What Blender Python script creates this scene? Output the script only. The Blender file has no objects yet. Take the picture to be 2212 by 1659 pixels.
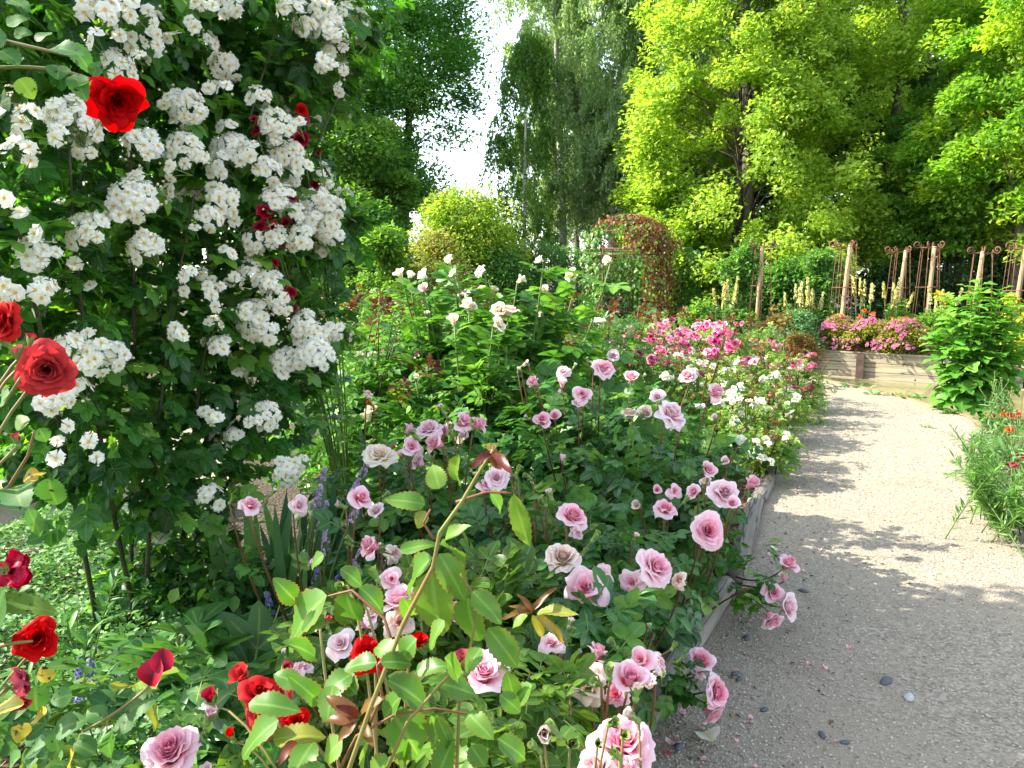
import bpy, math, random
import numpy as np
from mathutils import Vector, Matrix

rng = np.random.default_rng(11)
random.seed(11)
SC = bpy.context.scene
COL = SC.collection
PI = math.pi

# ---------------------------------------------------------------- camera model
F, CX, CY, TH, CAMZ = 1664.0, 1106.0, 829.5, math.radians(7.87), 1.55
CT, ST = math.cos(TH), math.sin(TH)


def at(px, py, Y):
    """world point at depth Y that lies on the photo's pixel (2212 x 1659 frame)"""
    u = (CY - py) / F
    k = Y / (CT + u * ST)
    return np.array([(px - CX) / F * k, Y, CAMZ + k * (u * CT - ST)])


def gr(px, py, z=0.0):
    u = (CY - py) / F
    k = (CAMZ - z) / (ST - u * CT)
    return np.array([(px - CX) / F * k, k * (CT + u * ST), z])


# ---------------------------------------------------------------- mesh builder
def nrm(a):
    a = np.asarray(a, float)
    return a / (np.linalg.norm(a, axis=-1, keepdims=True) + 1e-9)


def basis(d, n):
    """rotation matrices whose columns are x, y=d, z~n"""
    d = nrm(d)
    x = nrm(np.cross(d, n))
    z = np.cross(x, d)
    return np.stack([x, d, z], axis=-1)


def zbasis(z, spin):
    z = nrm(np.asarray(z, float))
    a = np.array([1.0, 0, 0]) if abs(z[0]) < .8 else np.array([0, 1.0, 0])
    x = nrm(np.cross(a, z)); y = np.cross(z, x)
    c, s = math.cos(spin), math.sin(spin)
    return np.stack([x * c + y * s, y * c - x * s, z], axis=-1)


class G:
    def __init__(s):
        s.V = []; s.L = []; s.N = []; s.M = []; s.R = []; s.T = []; s.n = 0

    def add(s, V, faces, rnd=0.0, t=0.0, m=0):
        V = np.asarray(V, float).reshape(-1, 3)
        s.V.append(V)
        for f in faces:
            f = np.asarray(f, int)
            if f.size == 0: continue
            s.L.append((f + s.n).ravel()); s.N.append(np.full(len(f), f.shape[1])); s.M.append(np.full(len(f), m))
        s.R.append(np.broadcast_to(np.asarray(rnd, float), (len(V),))); s.T.append(np.broadcast_to(np.asarray(t, float), (len(V),)))
        s.n += len(V)

    def inst(s, tpl, pos, R, sc, rnd, m=0):
        """N copies of a template (leaf, petal...) merged into this mesh"""
        pos = np.asarray(pos, float).reshape(-1, 3); N = len(pos)
        if N == 0: return
        sc = np.asarray(sc, float)
        if sc.ndim <= 1: sc = np.broadcast_to(sc, (N,))[:, None] * np.ones(3)
        V = np.einsum('nij,nvj->nvi', R, tpl['V'][None] * sc[:, None, :]) + pos[:, None, :]
        nv = len(tpl['V']); off = (np.arange(N) * nv)[:, None, None]
        rr = np.repeat(np.broadcast_to(np.asarray(rnd, float), (N,)), nv)
        if 'r' in tpl: rr = rr + np.tile(tpl['r'], N)
        fs = [(np.asarray(f)[None] + off).reshape(-1, np.asarray(f).shape[1]) for f in tpl['F']]
        ms = tpl.get('m', [m] * len(fs))
        s.V.append(V.reshape(-1, 3)); s.R.append(rr); s.T.append(np.tile(tpl['t'], N))
        for f, mm in zip(fs, ms):
            s.L.append((f + s.n).ravel()); s.N.append(np.full(len(f), f.shape[1])); s.M.append(np.full(len(f), mm))
        s.n += N * nv

    def tube(s, P, r, sides=6, rnd=0.0, t=0.0, m=0, cap=True):
        P = np.asarray(P, float); n = len(P)
        r = np.broadcast_to(np.asarray(r, float), (n,))
        T = nrm(np.gradient(P, axis=0))
        ref = np.array([0.31, 0.95, 0.05]) if abs(T[0][1]) < .8 else np.array([1.0, .1, 0])
        X = nrm(np.cross(T, ref)); Y = np.cross(T, X)
        a = np.arange(sides) / sides * 2 * PI
        V = P[:, None] + r[:, None, None] * (np.cos(a)[None, :, None] * X[:, None] + np.sin(a)[None, :, None] * Y[:, None])
        i = np.arange(n - 1)[:, None] * sides; j = np.arange(sides)[None]; k = (j + 1) % sides
        f = np.stack([i + j, i + k, i + sides + k, i + sides + j], -1).reshape(-1, 4)
        fs = [f]
        if cap: fs += [np.array([list(range(sides))[::-1]]), np.array([[(n - 1) * sides + q for q in range(sides)]])]
        s.add(V.reshape(-1, 3), fs, rnd, t, m)

    def box(s, c, sz, R=None, rnd=0.0, m=0, bev=0.0):
        x, y, z = np.array(sz) / 2.0
        if bev <= 0:
            V = np.array([[-x, -y, -z], [x, -y, -z], [x, y, -z], [-x, y, -z], [-x, -y, z], [x, -y, z], [x, y, z], [-x, y, z]])
            Fc = [np.array([[0, 3, 2, 1], [4, 5, 6, 7], [0, 1, 5, 4], [1, 2, 6, 5], [2, 3, 7, 6], [3, 0, 4, 7]])]
        else:                                   # long bevelled bar along local x
            b = bev
            sec = np.array([[-y + b, -z], [y - b, -z], [y, -z + b], [y, z - b], [y - b, z], [-y + b, z], [-y, z - b], [-y, -z + b]])
            V = np.array([[sx, p[0], p[1]] for sx in (-x, x) for p in sec])
            Fc = [np.array([[i, (i + 1) % 8, 8 + (i + 1) % 8, 8 + i] for i in range(8)]), np.array([list(range(8))[::-1], list(range(8, 16))])]
        if R is not None: V = V @ np.asarray(R).T
        s.add(V + np.asarray(c), Fc, rnd, 0, m)

    def mesh(s, name, mats, org=(0, 0, 0), smooth=True):
        me = bpy.data.meshes.new(name)
        if not s.V: return me
        V = np.concatenate(s.V) - np.asarray(org, float); L = np.concatenate(s.L); N = np.concatenate(s.N); M = np.concatenate(s.M)
        me.vertices.add(len(V)); me.vertices.foreach_set('co', V.astype(np.float32).ravel())
        me.loops.add(len(L)); me.loops.foreach_set('vertex_index', L.astype(np.int32))
        me.polygons.add(len(N)); st = np.concatenate([[0], np.cumsum(N)[:-1]])
        me.polygons.foreach_set('loop_start', st.astype(np.int32))
        me.polygons.foreach_set('material_index', M.astype(np.int32))
        me.polygons.foreach_set('use_smooth', np.full(len(N), smooth))
        for nm, A in (('rnd', s.R), ('t', s.T)):
            a = me.attributes.new(nm, 'FLOAT', 'POINT'); a.data.foreach_set('value', np.concatenate(A).astype(np.float32))
        for m in (mats if isinstance(mats, (list, tuple)) else [mats]): me.materials.append(m)
        me.update(calc_edges=True)
        return me


def link(name, mesh, parent=None, loc=(0, 0, 0), R=None, sc=1.0):
    o = bpy.data.objects.new(name, mesh); COL.objects.link(o)
    if parent is not None: o.parent = parent
    o.location = [float(v) for v in loc]
    if R is not None: o.rotation_euler = Matrix([[float(v) for v in row] for row in R]).to_euler()
    o.scale = (sc, sc, sc) if np.isscalar(sc) else [float(v) for v in sc]
    return o


def tag(o, label, cat, group=None, kind=None):
    if label: o['label'] = label
    if cat: o['category'] = cat
    if group: o['group'] = group
    if kind: o['kind'] = kind
    return o


def thing(name, loc, label, cat, group=None, rz=0.0):
    o = bpy.data.objects.new(name, None); COL.objects.link(o); o.empty_display_size = .1
    o.location = [float(v) for v in loc]; o.rotation_euler.z = rz
    return tag(o, label, cat, group)


def copy_tree(o, parent=None):
    c = o.copy(); COL.objects.link(c)
    if parent is not None: c.parent = parent
    for ch in list(KIDS.get(o.name, [])):
        copy_tree(ch, c)
    return c


KIDS = {}


def part(name, g, mats, parent, smooth=True):
    """mesh part built in world coordinates, stored relative to its (unrotated) thing"""
    org = tuple(parent.location)
    o = link(name, g.mesh(name, mats, org, smooth), parent)
    KIDS.setdefault(parent.name, []).append(o)
    return o


def part_at(name, mesh, parent, pos, R=None, sc=1.0):
    o = link(name, mesh, parent, np.asarray(pos) - np.asarray(parent.location), R, sc)
    KIDS.setdefault(parent.name, []).append(o)
    return o


def dup(root, loc, label, rz=0.0, sc=1.0, group=None):
    c = copy_tree(root)
    c.location = [float(v) for v in loc]; c.rotation_euler.z = rz
    c.scale = (sc, sc, sc) if np.isscalar(sc) else sc
    c['label'] = label
    if group: c['group'] = group
    return c


# ---------------------------------------------------------------- materials
def newmat(name):
    m = bpy.data.materials.new(name); m.use_nodes = True
    nt = m.node_tree; nt.nodes.clear()
    return m, nt, nt.nodes, nt.links


def ramp(nd, stops, inp=None, lk=None, interp='LINEAR'):
    r = nd.new('ShaderNodeValToRGB'); r.color_ramp.interpolation = interp
    el = r.color_ramp.elements
    while len(el) < len(stops): el.new(0.5)
    for e, (p, c) in zip(el, stops):
        e.position = p; e.color = (*c[:3], 1)
    if inp is not None: lk.new(inp, r.inputs[0])
    return r.outputs[0]


def attr(nd, name):
    a = nd.new('ShaderNodeAttribute'); a.attribute_name = name
    return a.outputs['Fac']


def mixc(nd, lk, fac, a, b, mode='MIX'):
    m = nd.new('ShaderNodeMix'); m.data_type = 'RGBA'; m.blend_type = mode
    for s, v in ((m.inputs[0], fac), (m.inputs[6], a), (m.inputs[7], b)):
        if hasattr(v, 'node'): lk.new(v, s)
        elif np.isscalar(v): s.default_value = v
        else: s.default_value = (*v, 1)
    return m.outputs[2]


def mathn(nd, lk, op, a, b=0.0, clamp=False):
    m = nd.new('ShaderNodeMath'); m.operation = op; m.use_clamp = clamp
    for s, v in ((m.inputs[0], a), (m.inputs[1], b)):
        if hasattr(v, 'node'): lk.new(v, s)
        else: s.default_value = v
    return m.outputs[0]


def noise(nd, lk, scale, vec=None, detail=3, rough=.5, dist=0.0):
    n = nd.new('ShaderNodeTexNoise'); n.inputs['Scale'].default_value = scale; n.inputs['Detail'].default_value = detail
    n.inputs['Roughness'].default_value = rough; n.inputs['Distortion'].default_value = dist
    if vec is not None: lk.new(vec, n.inputs['Vector'])
    return n.outputs['Fac']


def sheet_out(nd, lk, col, trans, rough, spec, tcol=None, bump=None):
    """thin leaf / petal: glossy-diffuse reflection plus light let through"""
    p = nd.new('ShaderNodeBsdfPrincipled'); p.inputs['Roughness'].default_value = rough
    p.inputs['Specular IOR Level'].default_value = spec
    lk.new(col, p.inputs['Base Color'])
    t = nd.new('ShaderNodeBsdfTranslucent'); lk.new(tcol or col, t.inputs['Color'])
    if bump is not None:
        lk.new(bump, p.inputs['Normal'])
    mx = nd.new('ShaderNodeMixShader'); mx.inputs[0].default_value = trans
    lk.new(p.outputs[0], mx.inputs[1]); lk.new(t.outputs[0], mx.inputs[2])
    o = nd.new('ShaderNodeOutputMaterial'); lk.new(mx.outputs[0], o.inputs['Surface'])


def leafmat(name, stops, trans=.38, rough=.42, spec=.45, vein=.0, edge=None, spots=False, tmul=(1.25, 1.35, .55), vary=.25):
    m, nt, nd, lk = newmat(name)
    col = ramp(nd, stops, attr(nd, 'rnd'), lk)
    t = attr(nd, 't')
    if vary:
        oi = nd.new('ShaderNodeObjectInfo')
        hs = nd.new('ShaderNodeHueSaturation')
        v = mathn(nd, lk, 'MULTIPLY_ADD', oi.outputs['Random'], vary); v.node.inputs[2].default_value = 1 - vary / 2
        lk.new(v, hs.inputs['Value']); lk.new(col, hs.inputs['Color']); col = hs.outputs[0]
    if vein:
        f = mathn(nd, lk, 'SUBTRACT', 1.0, mathn(nd, lk, 'MULTIPLY', t, 6.0), True)
        f = mathn(nd, lk, 'MULTIPLY', f, vein)
        col = mixc(nd, lk, f, col, (.30, .42, .12))
        tc = nd.new('ShaderNodeTexCoord')
        nz = noise(nd, lk, 60.0, tc.outputs['Object'], 2)
        big = mathn(nd, lk, 'MULTIPLY', mathn(nd, lk, 'SUBTRACT', noise(nd, lk, 24.0, tc.outputs['Object'], 4), .50), 3.0, True)
        col = mixc(nd, lk, mathn(nd, lk, 'MULTIPLY', big, .55), col, mixc(nd, lk, 1.0, col, (1.6, 1.12, .8), 'MULTIPLY'))
        col = mixc(nd, lk, mathn(nd, lk, 'MULTIPLY', nz, .5), col, mixc(nd, lk, 1.0, col, (.62, .72, .6), 'MULTIPLY'))
    if edge:
        f = mathn(nd, lk, 'MULTIPLY', mathn(nd, lk, 'SUBTRACT', t, .80), 4.0, True)
        col = mixc(nd, lk, f, col, edge)
    if spots:
        tc = nd.new('ShaderNodeTexCoord')
        f = mathn(nd, lk, 'MULTIPLY', mathn(nd, lk, 'SUBTRACT', noise(nd, lk, 75.0, tc.outputs['Object'], 3), .62), 14.0, True)
        col = mixc(nd, lk, f, col, (.02, .018, .008))
    geo = nd.new('ShaderNodeNewGeometry')
    pale = mixc(nd, lk, .35, col, (.16, .22, .12))
    colb = mixc(nd, lk, geo.outputs['Backfacing'], col, pale)
    tcol = mixc(nd, lk, 1.0, col, tmul, 'MULTIPLY')
    sheet_out(nd, lk, colb, trans, rough, spec, tcol)
    return m


def petalmat(name, stops, trans=.3, rough=.5, fade=None, spec=.25, blush=None, mottle=.12):
    m, nt, nd, lk = newmat(name)
    col = ramp(nd, stops, attr(nd, 't'), lk)
    if blush:                                     # petals deepen in colour towards their base, also painting the shade between them (rnd runs along the petal)
        f = mathn(nd, lk, 'MULTIPLY', mathn(nd, lk, 'SUBTRACT', .95, attr(nd, 'rnd')), 1.1, True)
        col = mixc(nd, lk, f, col, mixc(nd, lk, 1.0, col, blush, 'MULTIPLY'))
    if fade:
        tc = nd.new('ShaderNodeTexCoord')
        f = mathn(nd, lk, 'MULTIPLY', mathn(nd, lk, 'SUBTRACT', noise(nd, lk, 5.0, tc.outputs['Object'], 4), .52), 5.0, True)
        col = mixc(nd, lk, mathn(nd, lk, 'MULTIPLY', f, .6), col, fade)
    tc2 = nd.new('ShaderNodeTexCoord')
    mot = mathn(nd, lk, 'MULTIPLY', mathn(nd, lk, 'SUBTRACT', noise(nd, lk, 3.2, tc2.outputs['Object'], 5, .6), .42), 2.2, True)
    col = mixc(nd, lk, mathn(nd, lk, 'MULTIPLY', mot, mottle), col, mixc(nd, lk, 1.0, col, (.62, .5, .55), 'MULTIPLY'))
    oi = nd.new('ShaderNodeObjectInfo')
    hs = nd.new('ShaderNodeHueSaturation')
    s = mathn(nd, lk, 'MULTIPLY_ADD', oi.outputs['Random'], .24); s.node.inputs[2].default_value = .88
    lk.new(s, hs.inputs['Saturation']); lk.new(col, hs.inputs['Color'])
    sheet_out(nd, lk, hs.outputs[0], trans, rough, spec)
    return m


def solid(name, stops, scale=(8, 8, 8), rough=.8, bump=.3, detail=5, spec=.3, nscale=1.0, cracks=None, metal=0.0):
    """stretched-noise surface for wood, bark, rust, soil"""
    m, nt, nd, lk = newmat(name)
    tc = nd.new('ShaderNodeTexCoord'); mp = nd.new('ShaderNodeMapping'); mp.inputs['Scale'].default_value = scale
    lk.new(tc.outputs['Object'], mp.inputs['Vector'])
    n = noise(nd, lk, nscale, mp.outputs[0], detail, .62)
    col = ramp(nd, stops, n, lk)
    h = n
    if cracks:
        mp2 = nd.new('ShaderNodeMapping'); mp2.inputs['Scale'].default_value = cracks
        lk.new(tc.outputs['Object'], mp2.inputs['Vector'])
        k = noise(nd, lk, 1.0, mp2.outputs[0], 3, .55, .1)
        k = mathn(nd, lk, 'ABSOLUTE', mathn(nd, lk, 'SUBTRACT', k, .5))
        k = mathn(nd, lk, 'MULTIPLY', k, 60.0, True)
        col = mixc(nd, lk, k, tuple(c * .42 for c in stops[0][1]), col); h = mathn(nd, lk, 'MULTIPLY', n, k)
    oi = nd.new('ShaderNodeObjectInfo'); hs = nd.new('ShaderNodeHueSaturation')
    v = mathn(nd, lk, 'MULTIPLY_ADD', oi.outputs['Random'], .25); v.node.inputs[2].default_value = .87
    lk.new(v, hs.inputs['Value']); lk.new(col, hs.inputs['Color'])
    p = nd.new('ShaderNodeBsdfPrincipled'); p.inputs['Roughness'].default_value = rough
    p.inputs['Specular IOR Level'].default_value = spec; p.inputs['Metallic'].default_value = metal
    lk.new(hs.outputs[0], p.inputs['Base Color'])
    if bump:
        b = nd.new('ShaderNodeBump'); b.inputs['Strength'].default_value = bump; b.inputs['Distance'].default_value = .02
        lk.new(h, b.inputs['Height']); lk.new(b.outputs[0], p.inputs['Normal'])
    o = nd.new('ShaderNodeOutputMaterial'); lk.new(p.outputs[0], o.inputs['Surface'])
    return m


M = {}
M['rose_leaf'] = leafmat('dark_rose_leaf', [(0, (.028, .105, .026)), (.55, (.056, .185, .036)), (.9, (.12, .28, .045)), (1, (.20, .36, .05))], .36, .38, .42, vein=.35)
M['rose_leaf_far'] = leafmat('mid_rose_leaf', [(0, (.045, .135, .028)), (.5, (.085, .23, .04)), (.9, (.18, .36, .055)), (1, (.30, .25, .06))], .44, .42, .5)
M['cream_leaf'] = leafmat('bright_rose_leaf', [(0, (.05, .155, .03)), (.5, (.10, .28, .04)), (1, (.20, .42, .055))], .44, .4, .4, vein=.3)
M['lime_leaf'] = leafmat('yellow_green_rose_leaf', [(0, (.07, .17, .025)), (.5, (.15, .29, .04)), (.92, (.26, .38, .06)), (1, (.34, .22, .08))], .42, .45, .4)
M['olive_leaf'] = leafmat('olive_rose_leaf', [(0, (.05, .13, .02)), (.4, (.085, .21, .028)), (.75, (.15, .26, .03)), (.9, (.24, .20, .03)), (1, (.22, .05, .02))], .42, .40, .35, vein=.5, edge=(.22, .14, .03))
M['spot_leaf'] = leafmat('blackspot_rose_leaf', [(0, (.04, .13, .035)), (.5, (.075, .19, .045)), (.75, (.20, .27, .03)), (1, (.48, .34, .03))], .36, .5, .22, vein=.3, spots=True)
M['climber_leaf'] = leafmat('climbing_rose_leaf', [(0, (.020, .075, .016)), (.5, (.038, .14, .022)), (.8, (.08, .23, .034)), (1, (.22, .40, .06))], .46, .4, .35, vein=.25, tmul=(1.9, 2.1, .5))  # interior shade darkens these stops; the bright last stop stands for lit leaves
M['peony_leaf'] = leafmat('peony_leaf', [(0, (.030, .105, .024)), (.6, (.065, .20, .04)), (1, (.14, .32, .055))], .30, .38, .5, vein=.45)
M['mint_leaf'] = leafmat('mint_leaf', [(0, (.05, .14, .04)), (.5, (.12, .26, .07)), (1, (.22, .38, .12))], .38, .5, .35)
M['blade'] = leafmat('strap_leaf', [(0, (.03, .09, .035)), (.6, (.06, .16, .05)), (1, (.13, .26, .06))], .34, .4, .45)
M['bigleaf'] = leafmat('lobed_leaf', [(0, (.06, .20, .025)), (.5, (.11, .31, .035)), (1, (.22, .45, .05))], .46, .45, .4, vein=.4)
M['maple'] = leafmat('maple_leaf', [(0, (.16, .27, .03)), (.5, (.27, .42, .05)), (.93, (.40, .54, .075)), (1, (.50, .45, .08))], .58, .5, .3, tmul=(1.5, 1.45, .7))
M['maple_gold'] = leafmat('golden_leaf', [(0, (.12, .26, .03)), (.5, (.23, .41, .045)), (.85, (.40, .52, .05)), (1, (.58, .57, .06))], .6, .5, .3, tmul=(1.3, 1.45, .5))
M['green_tree'] = leafmat('green_tree_leaf', [(0, (.08, .20, .03)), (.5, (.15, .31, .042)), (1, (.27, .44, .06))], .54, .45, .4)
M['alder'] = leafmat('alder_leaf', [(0, (.06, .17, .045)), (.6, (.12, .30, .065)), (1, (.25, .45, .08))], .58, .4, .5)
M['birch'] = leafmat('birch_leaf', [(0, (.16, .25, .11)), (.5, (.28, .40, .18)), (1, (.42, .54, .27))], .58, .42, .5, tmul=(1.5, 1.55, .9))
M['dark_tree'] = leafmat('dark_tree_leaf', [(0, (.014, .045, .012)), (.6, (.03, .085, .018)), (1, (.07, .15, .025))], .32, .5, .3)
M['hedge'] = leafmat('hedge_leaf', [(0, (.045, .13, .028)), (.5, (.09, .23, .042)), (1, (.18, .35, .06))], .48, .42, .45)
M['golden_shrub'] = leafmat('variegated_leaf', [(0, (.12, .20, .03)), (.5, (.30, .34, .06)), (.85, (.50, .42, .12)), (1, (.55, .33, .16))], .4, .5, .3)
M['silver'] = leafmat('grey_green_leaf', [(0, (.07, .17, .06)), (.5, (.13, .27, .10)), (1, (.21, .37, .15))], .36, .5, .3)
M['yellow_leaf'] = leafmat('yellow_leaf', [(0, (.30, .34, .02)), (.5, (.45, .45, .03)), (1, (.6, .52, .05))], .4, .5, .3)
M['red_vine'] = leafmat('red_vine_leaf', [(0, (.10, .02, .012)), (.4, (.20, .05, .02)), (.7, (.25, .13, .03)), (1, (.15, .2, .03))], .4, .45, .4, tmul=(1.3, .9, .6))
M['vine'] = leafmat('vine_leaf', [(0, (.05, .14, .025)), (.5, (.10, .24, .04)), (1, (.19, .36, .06))], .4, .42, .45)
M['young_red'] = leafmat('young_red_leaf', [(0, (.07, .012, .01)), (.5, (.13, .03, .012)), (1, (.19, .12, .02))], .38, .35, .4, tmul=(1.5, .8, .5))
M['spirea_leaf'] = leafmat('spirea_leaf', [(0, (.12, .17, .02)), (.5, (.26, .30, .03)), (.85, (.40, .36, .05)), (1, (.35, .12, .06))], .4, .5, .3)

M['pink'] = petalmat('pink_petal', [(0, (.72, .12, .25)), (.25, (.87, .29, .42)), (.6, (.90, .51, .60)), (1, (.91, .75, .77))], .36, .5, blush=(1.0, .42, .52))
M['pale_pink'] = petalmat('pale_pink_petal', [(0, (.80, .33, .39)), (.35, (.86, .60, .64)), (1, (.90, .78, .79))], .36, .5, blush=(1.0, .62, .66))
M['faded'] = petalmat('faded_petal', [(0, (.70, .34, .28)), (.3, (.82, .60, .50)), (1, (.84, .74, .66))], .25, .6, blush=(.95, .70, .58), fade=(.60, .42, .22))
M['red'] = petalmat('scarlet_petal', [(0, (.26, .002, .004)), (.4, (.50, .005, .007)), (1, (.60, .008, .009))], .32, .6, spec=.08, blush=(.5, .35, .5), mottle=.55)
M['crimson'] = petalmat('crimson_petal', [(0, (.14, .004, .012)), (.5, (.32, .010, .03)), (1, (.42, .02, .05))], .28, .45)
M['cream'] = petalmat('cream_petal', [(0, (.86, .62, .42)), (.3, (.89, .76, .58)), (1, (.90, .84, .72))], .34, .5, blush=(1, .88, .72))
M['hot'] = petalmat('hot_pink_petal', [(0, (.56, .02, .13)), (.5, (.78, .09, .25)), (1, (.86, .28, .42))], .28, .5)
M['rose_pink'] = petalmat('rose_pink_petal', [(0, (.62, .06, .18)), (.5, (.84, .22, .38)), (1, (.88, .44, .56))], .32, .5)
M['magenta'] = petalmat('magenta_petal', [(0, (.30, .01, .10)), (1, (.55, .05, .22))], .28, .5)
M['white'] = petalmat('white_petal', [(0, (.84, .79, .44)), (.35, (.90, .88, .72)), (1, (.92, .91, .82))], .42, .55)
M['ivory'] = petalmat('ivory_petal', [(0, (.82, .76, .46)), (.4, (.86, .84, .66)), (1, (.88, .87, .76))], .34, .55)
M['stamen'] = petalmat('yellow_stamen', [(0, (.62, .30, .02)), (1, (.80, .50, .04))], .2, .7)
M['poppy'] = petalmat('poppy_petal', [(0, (.20, .005, .004)), (.4, (.70, .02, .015)), (1, (.80, .05, .03))], .36, .5)
M['orange_poppy'] = petalmat('orange_poppy_petal', [(0, (.5, .03, .01)), (1, (.82, .16, .05))], .36, .5)
M['spire_yellow'] = petalmat('pale_yellow_floret', [(0, (.26, .26, .05)), (.5, (.40, .38, .10)), (1, (.56, .52, .20))], .3, .6)
M['lilac'] = petalmat('lilac_floret', [(0, (.42, .28, .52)), (1, (.66, .52, .70))], .3, .6)
M['blue'] = petalmat('blue_floret', [(0, (.11, .12, .30)), (1, (.24, .23, .44))], .3, .6)
M['spirea_pink'] = petalmat('dusky_pink_floret', [(0, (.30, .05, .12)), (.5, (.45, .11, .21)), (1, (.58, .21, .32))], .28, .6)

M['stem_red'] = solid('reddish_stem', [(.3, (.10, .035, .02)), (.6, (.17, .075, .03)), (.8, (.13, .12, .035))], (6, 6, 6), .5, .1)
M['stem_green'] = solid('green_stem', [(.3, (.06, .12, .025)), (.7, (.15, .22, .05))], (9, 9, 9), .5, .1)
M['budgreen'] = petalmat('green_bud_petal', [(0, (.22, .26, .06)), (1, (.20, .30, .07))], .25, .5)
M['stem_tan'] = solid('orange_green_stem', [(.3, (.17, .09, .03)), (.7, (.15, .18, .045))], (9, 9, 9), .5, .1)
M['stem_dark'] = solid('dark_cane', [(.3, (.03, .028, .014)), (.7, (.07, .075, .03))], (9, 9, 9), .6, .2)
M['sepal'] = solid('green_sepal', [(.3, (.09, .19, .035)), (.7, (.17, .27, .06))], (30, 30, 30), .5, .1)
M['bark'] = solid('grey_brown_bark', [(.3, (.05, .04, .028)), (.55, (.13, .11, .08)), (.8, (.23, .20, .15))], (6, 6, 1.4), .9, .6, cracks=(9, 9, 1.6))
M['dark_bark'] = solid('dark_bark', [(.3, (.018, .014, .010)), (.7, (.055, .045, .032))], (5, 5, 1.2), .9, .6)
M['birch_bark'] = solid('white_birch_bark', [(.36, (.05, .045, .04)), (.46, (.42, .40, .37)), (.8, (.62, .60, .56))], (2.5, 2.5, 9), .8, .3)
M['log'] = solid('weathered_log', [(.3, (.12, .105, .082)), (.55, (.22, .20, .165)), (.8, (.31, .285, .24))], (1.0, 16, 16), .85, .5, cracks=(.35, 15, 15))
M['plank'] = solid('weathered_plank', [(.28, (.11, .09, .06)), (.45, (.26, .225, .15)), (.75, (.40, .36, .265))], (.9, 12, 14), .8, .35, cracks=(.5, 9, 11))
M['kerb_board'] = solid('brown_edging_board', [(.3, (.15, .095, .05)), (.7, (.33, .235, .13))], (1.2, 14, 14), .85, .4, cracks=(.8, 8, 10))
M['post'] = solid('round_wooden_post', [(.3, (.26, .17, .09)), (.55, (.42, .29, .165)), (.8, (.54, .40, .25))], (9, 9, 1.3), .8, .3, cracks=(10, 10, .9))
M['rust'] = solid('rusty_iron', [(.3, (.075, .030, .018)), (.55, (.16, .070, .04)), (.8, (.25, .12, .07))], (14, 14, 14), .85, .4)
M['steel'] = solid('dark_rusted_steel', [(.3, (.035, .022, .018)), (.6, (.08, .05, .04)), (.85, (.14, .085, .06))], (10, 10, 10), .7, .3)
M['iron'] = solid('black_iron', [(.3, (.012, .012, .012)), (.7, (.03, .027, .025))], (14, 14, 14), .6, .2)
M['chip'] = solid('bark_chip', [(.3, (.05, .028, .016)), (.55, (.14, .085, .05)), (.8, (.27, .18, .11))], (22, 22, 22), .9, .3)
M['stone_dark'] = solid('slate_pebble', [(.3, (.05, .055, .065)), (.7, (.13, .14, .155))], (60, 60, 60), .7, .2)
M['stone_pale'] = solid('grey_pebble', [(.3, (.30, .31, .32)), (.7, (.48, .48, .48))], (60, 60, 60), .7, .2)


def soil_mat():
    m, nt, nd, lk = newmat('mulch_soil')
    tc = nd.new('ShaderNodeTexCoord')
    v = nd.new('ShaderNodeTexVoronoi'); v.inputs['Scale'].default_value = 45; lk.new(tc.outputs['Object'], v.inputs['Vector'])
    n = noise(nd, lk, 9, tc.outputs['Object'], 5)
    c = ramp(nd, [(.0, (.022, .014, .009)), (.5, (.07, .042, .025)), (.8, (.13, .085, .05)), (1, (.20, .14, .09))], v.outputs['Color'], lk)
    c = mixc(nd, lk, n, c, (.035, .03, .014))
    p = nd.new('ShaderNodeBsdfPrincipled'); p.inputs['Roughness'].default_value = .95; lk.new(c, p.inputs['Base Color'])
    b = nd.new('ShaderNodeBump'); b.inputs['Strength'].default_value = .9; b.inputs['Distance'].default_value = .02
    lk.new(v.outputs['Distance'], b.inputs['Height']); lk.new(b.outputs[0], p.inputs['Normal'])
    o = nd.new('ShaderNodeOutputMaterial'); lk.new(p.outputs[0], o.inputs['Surface'])
    return m


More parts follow.
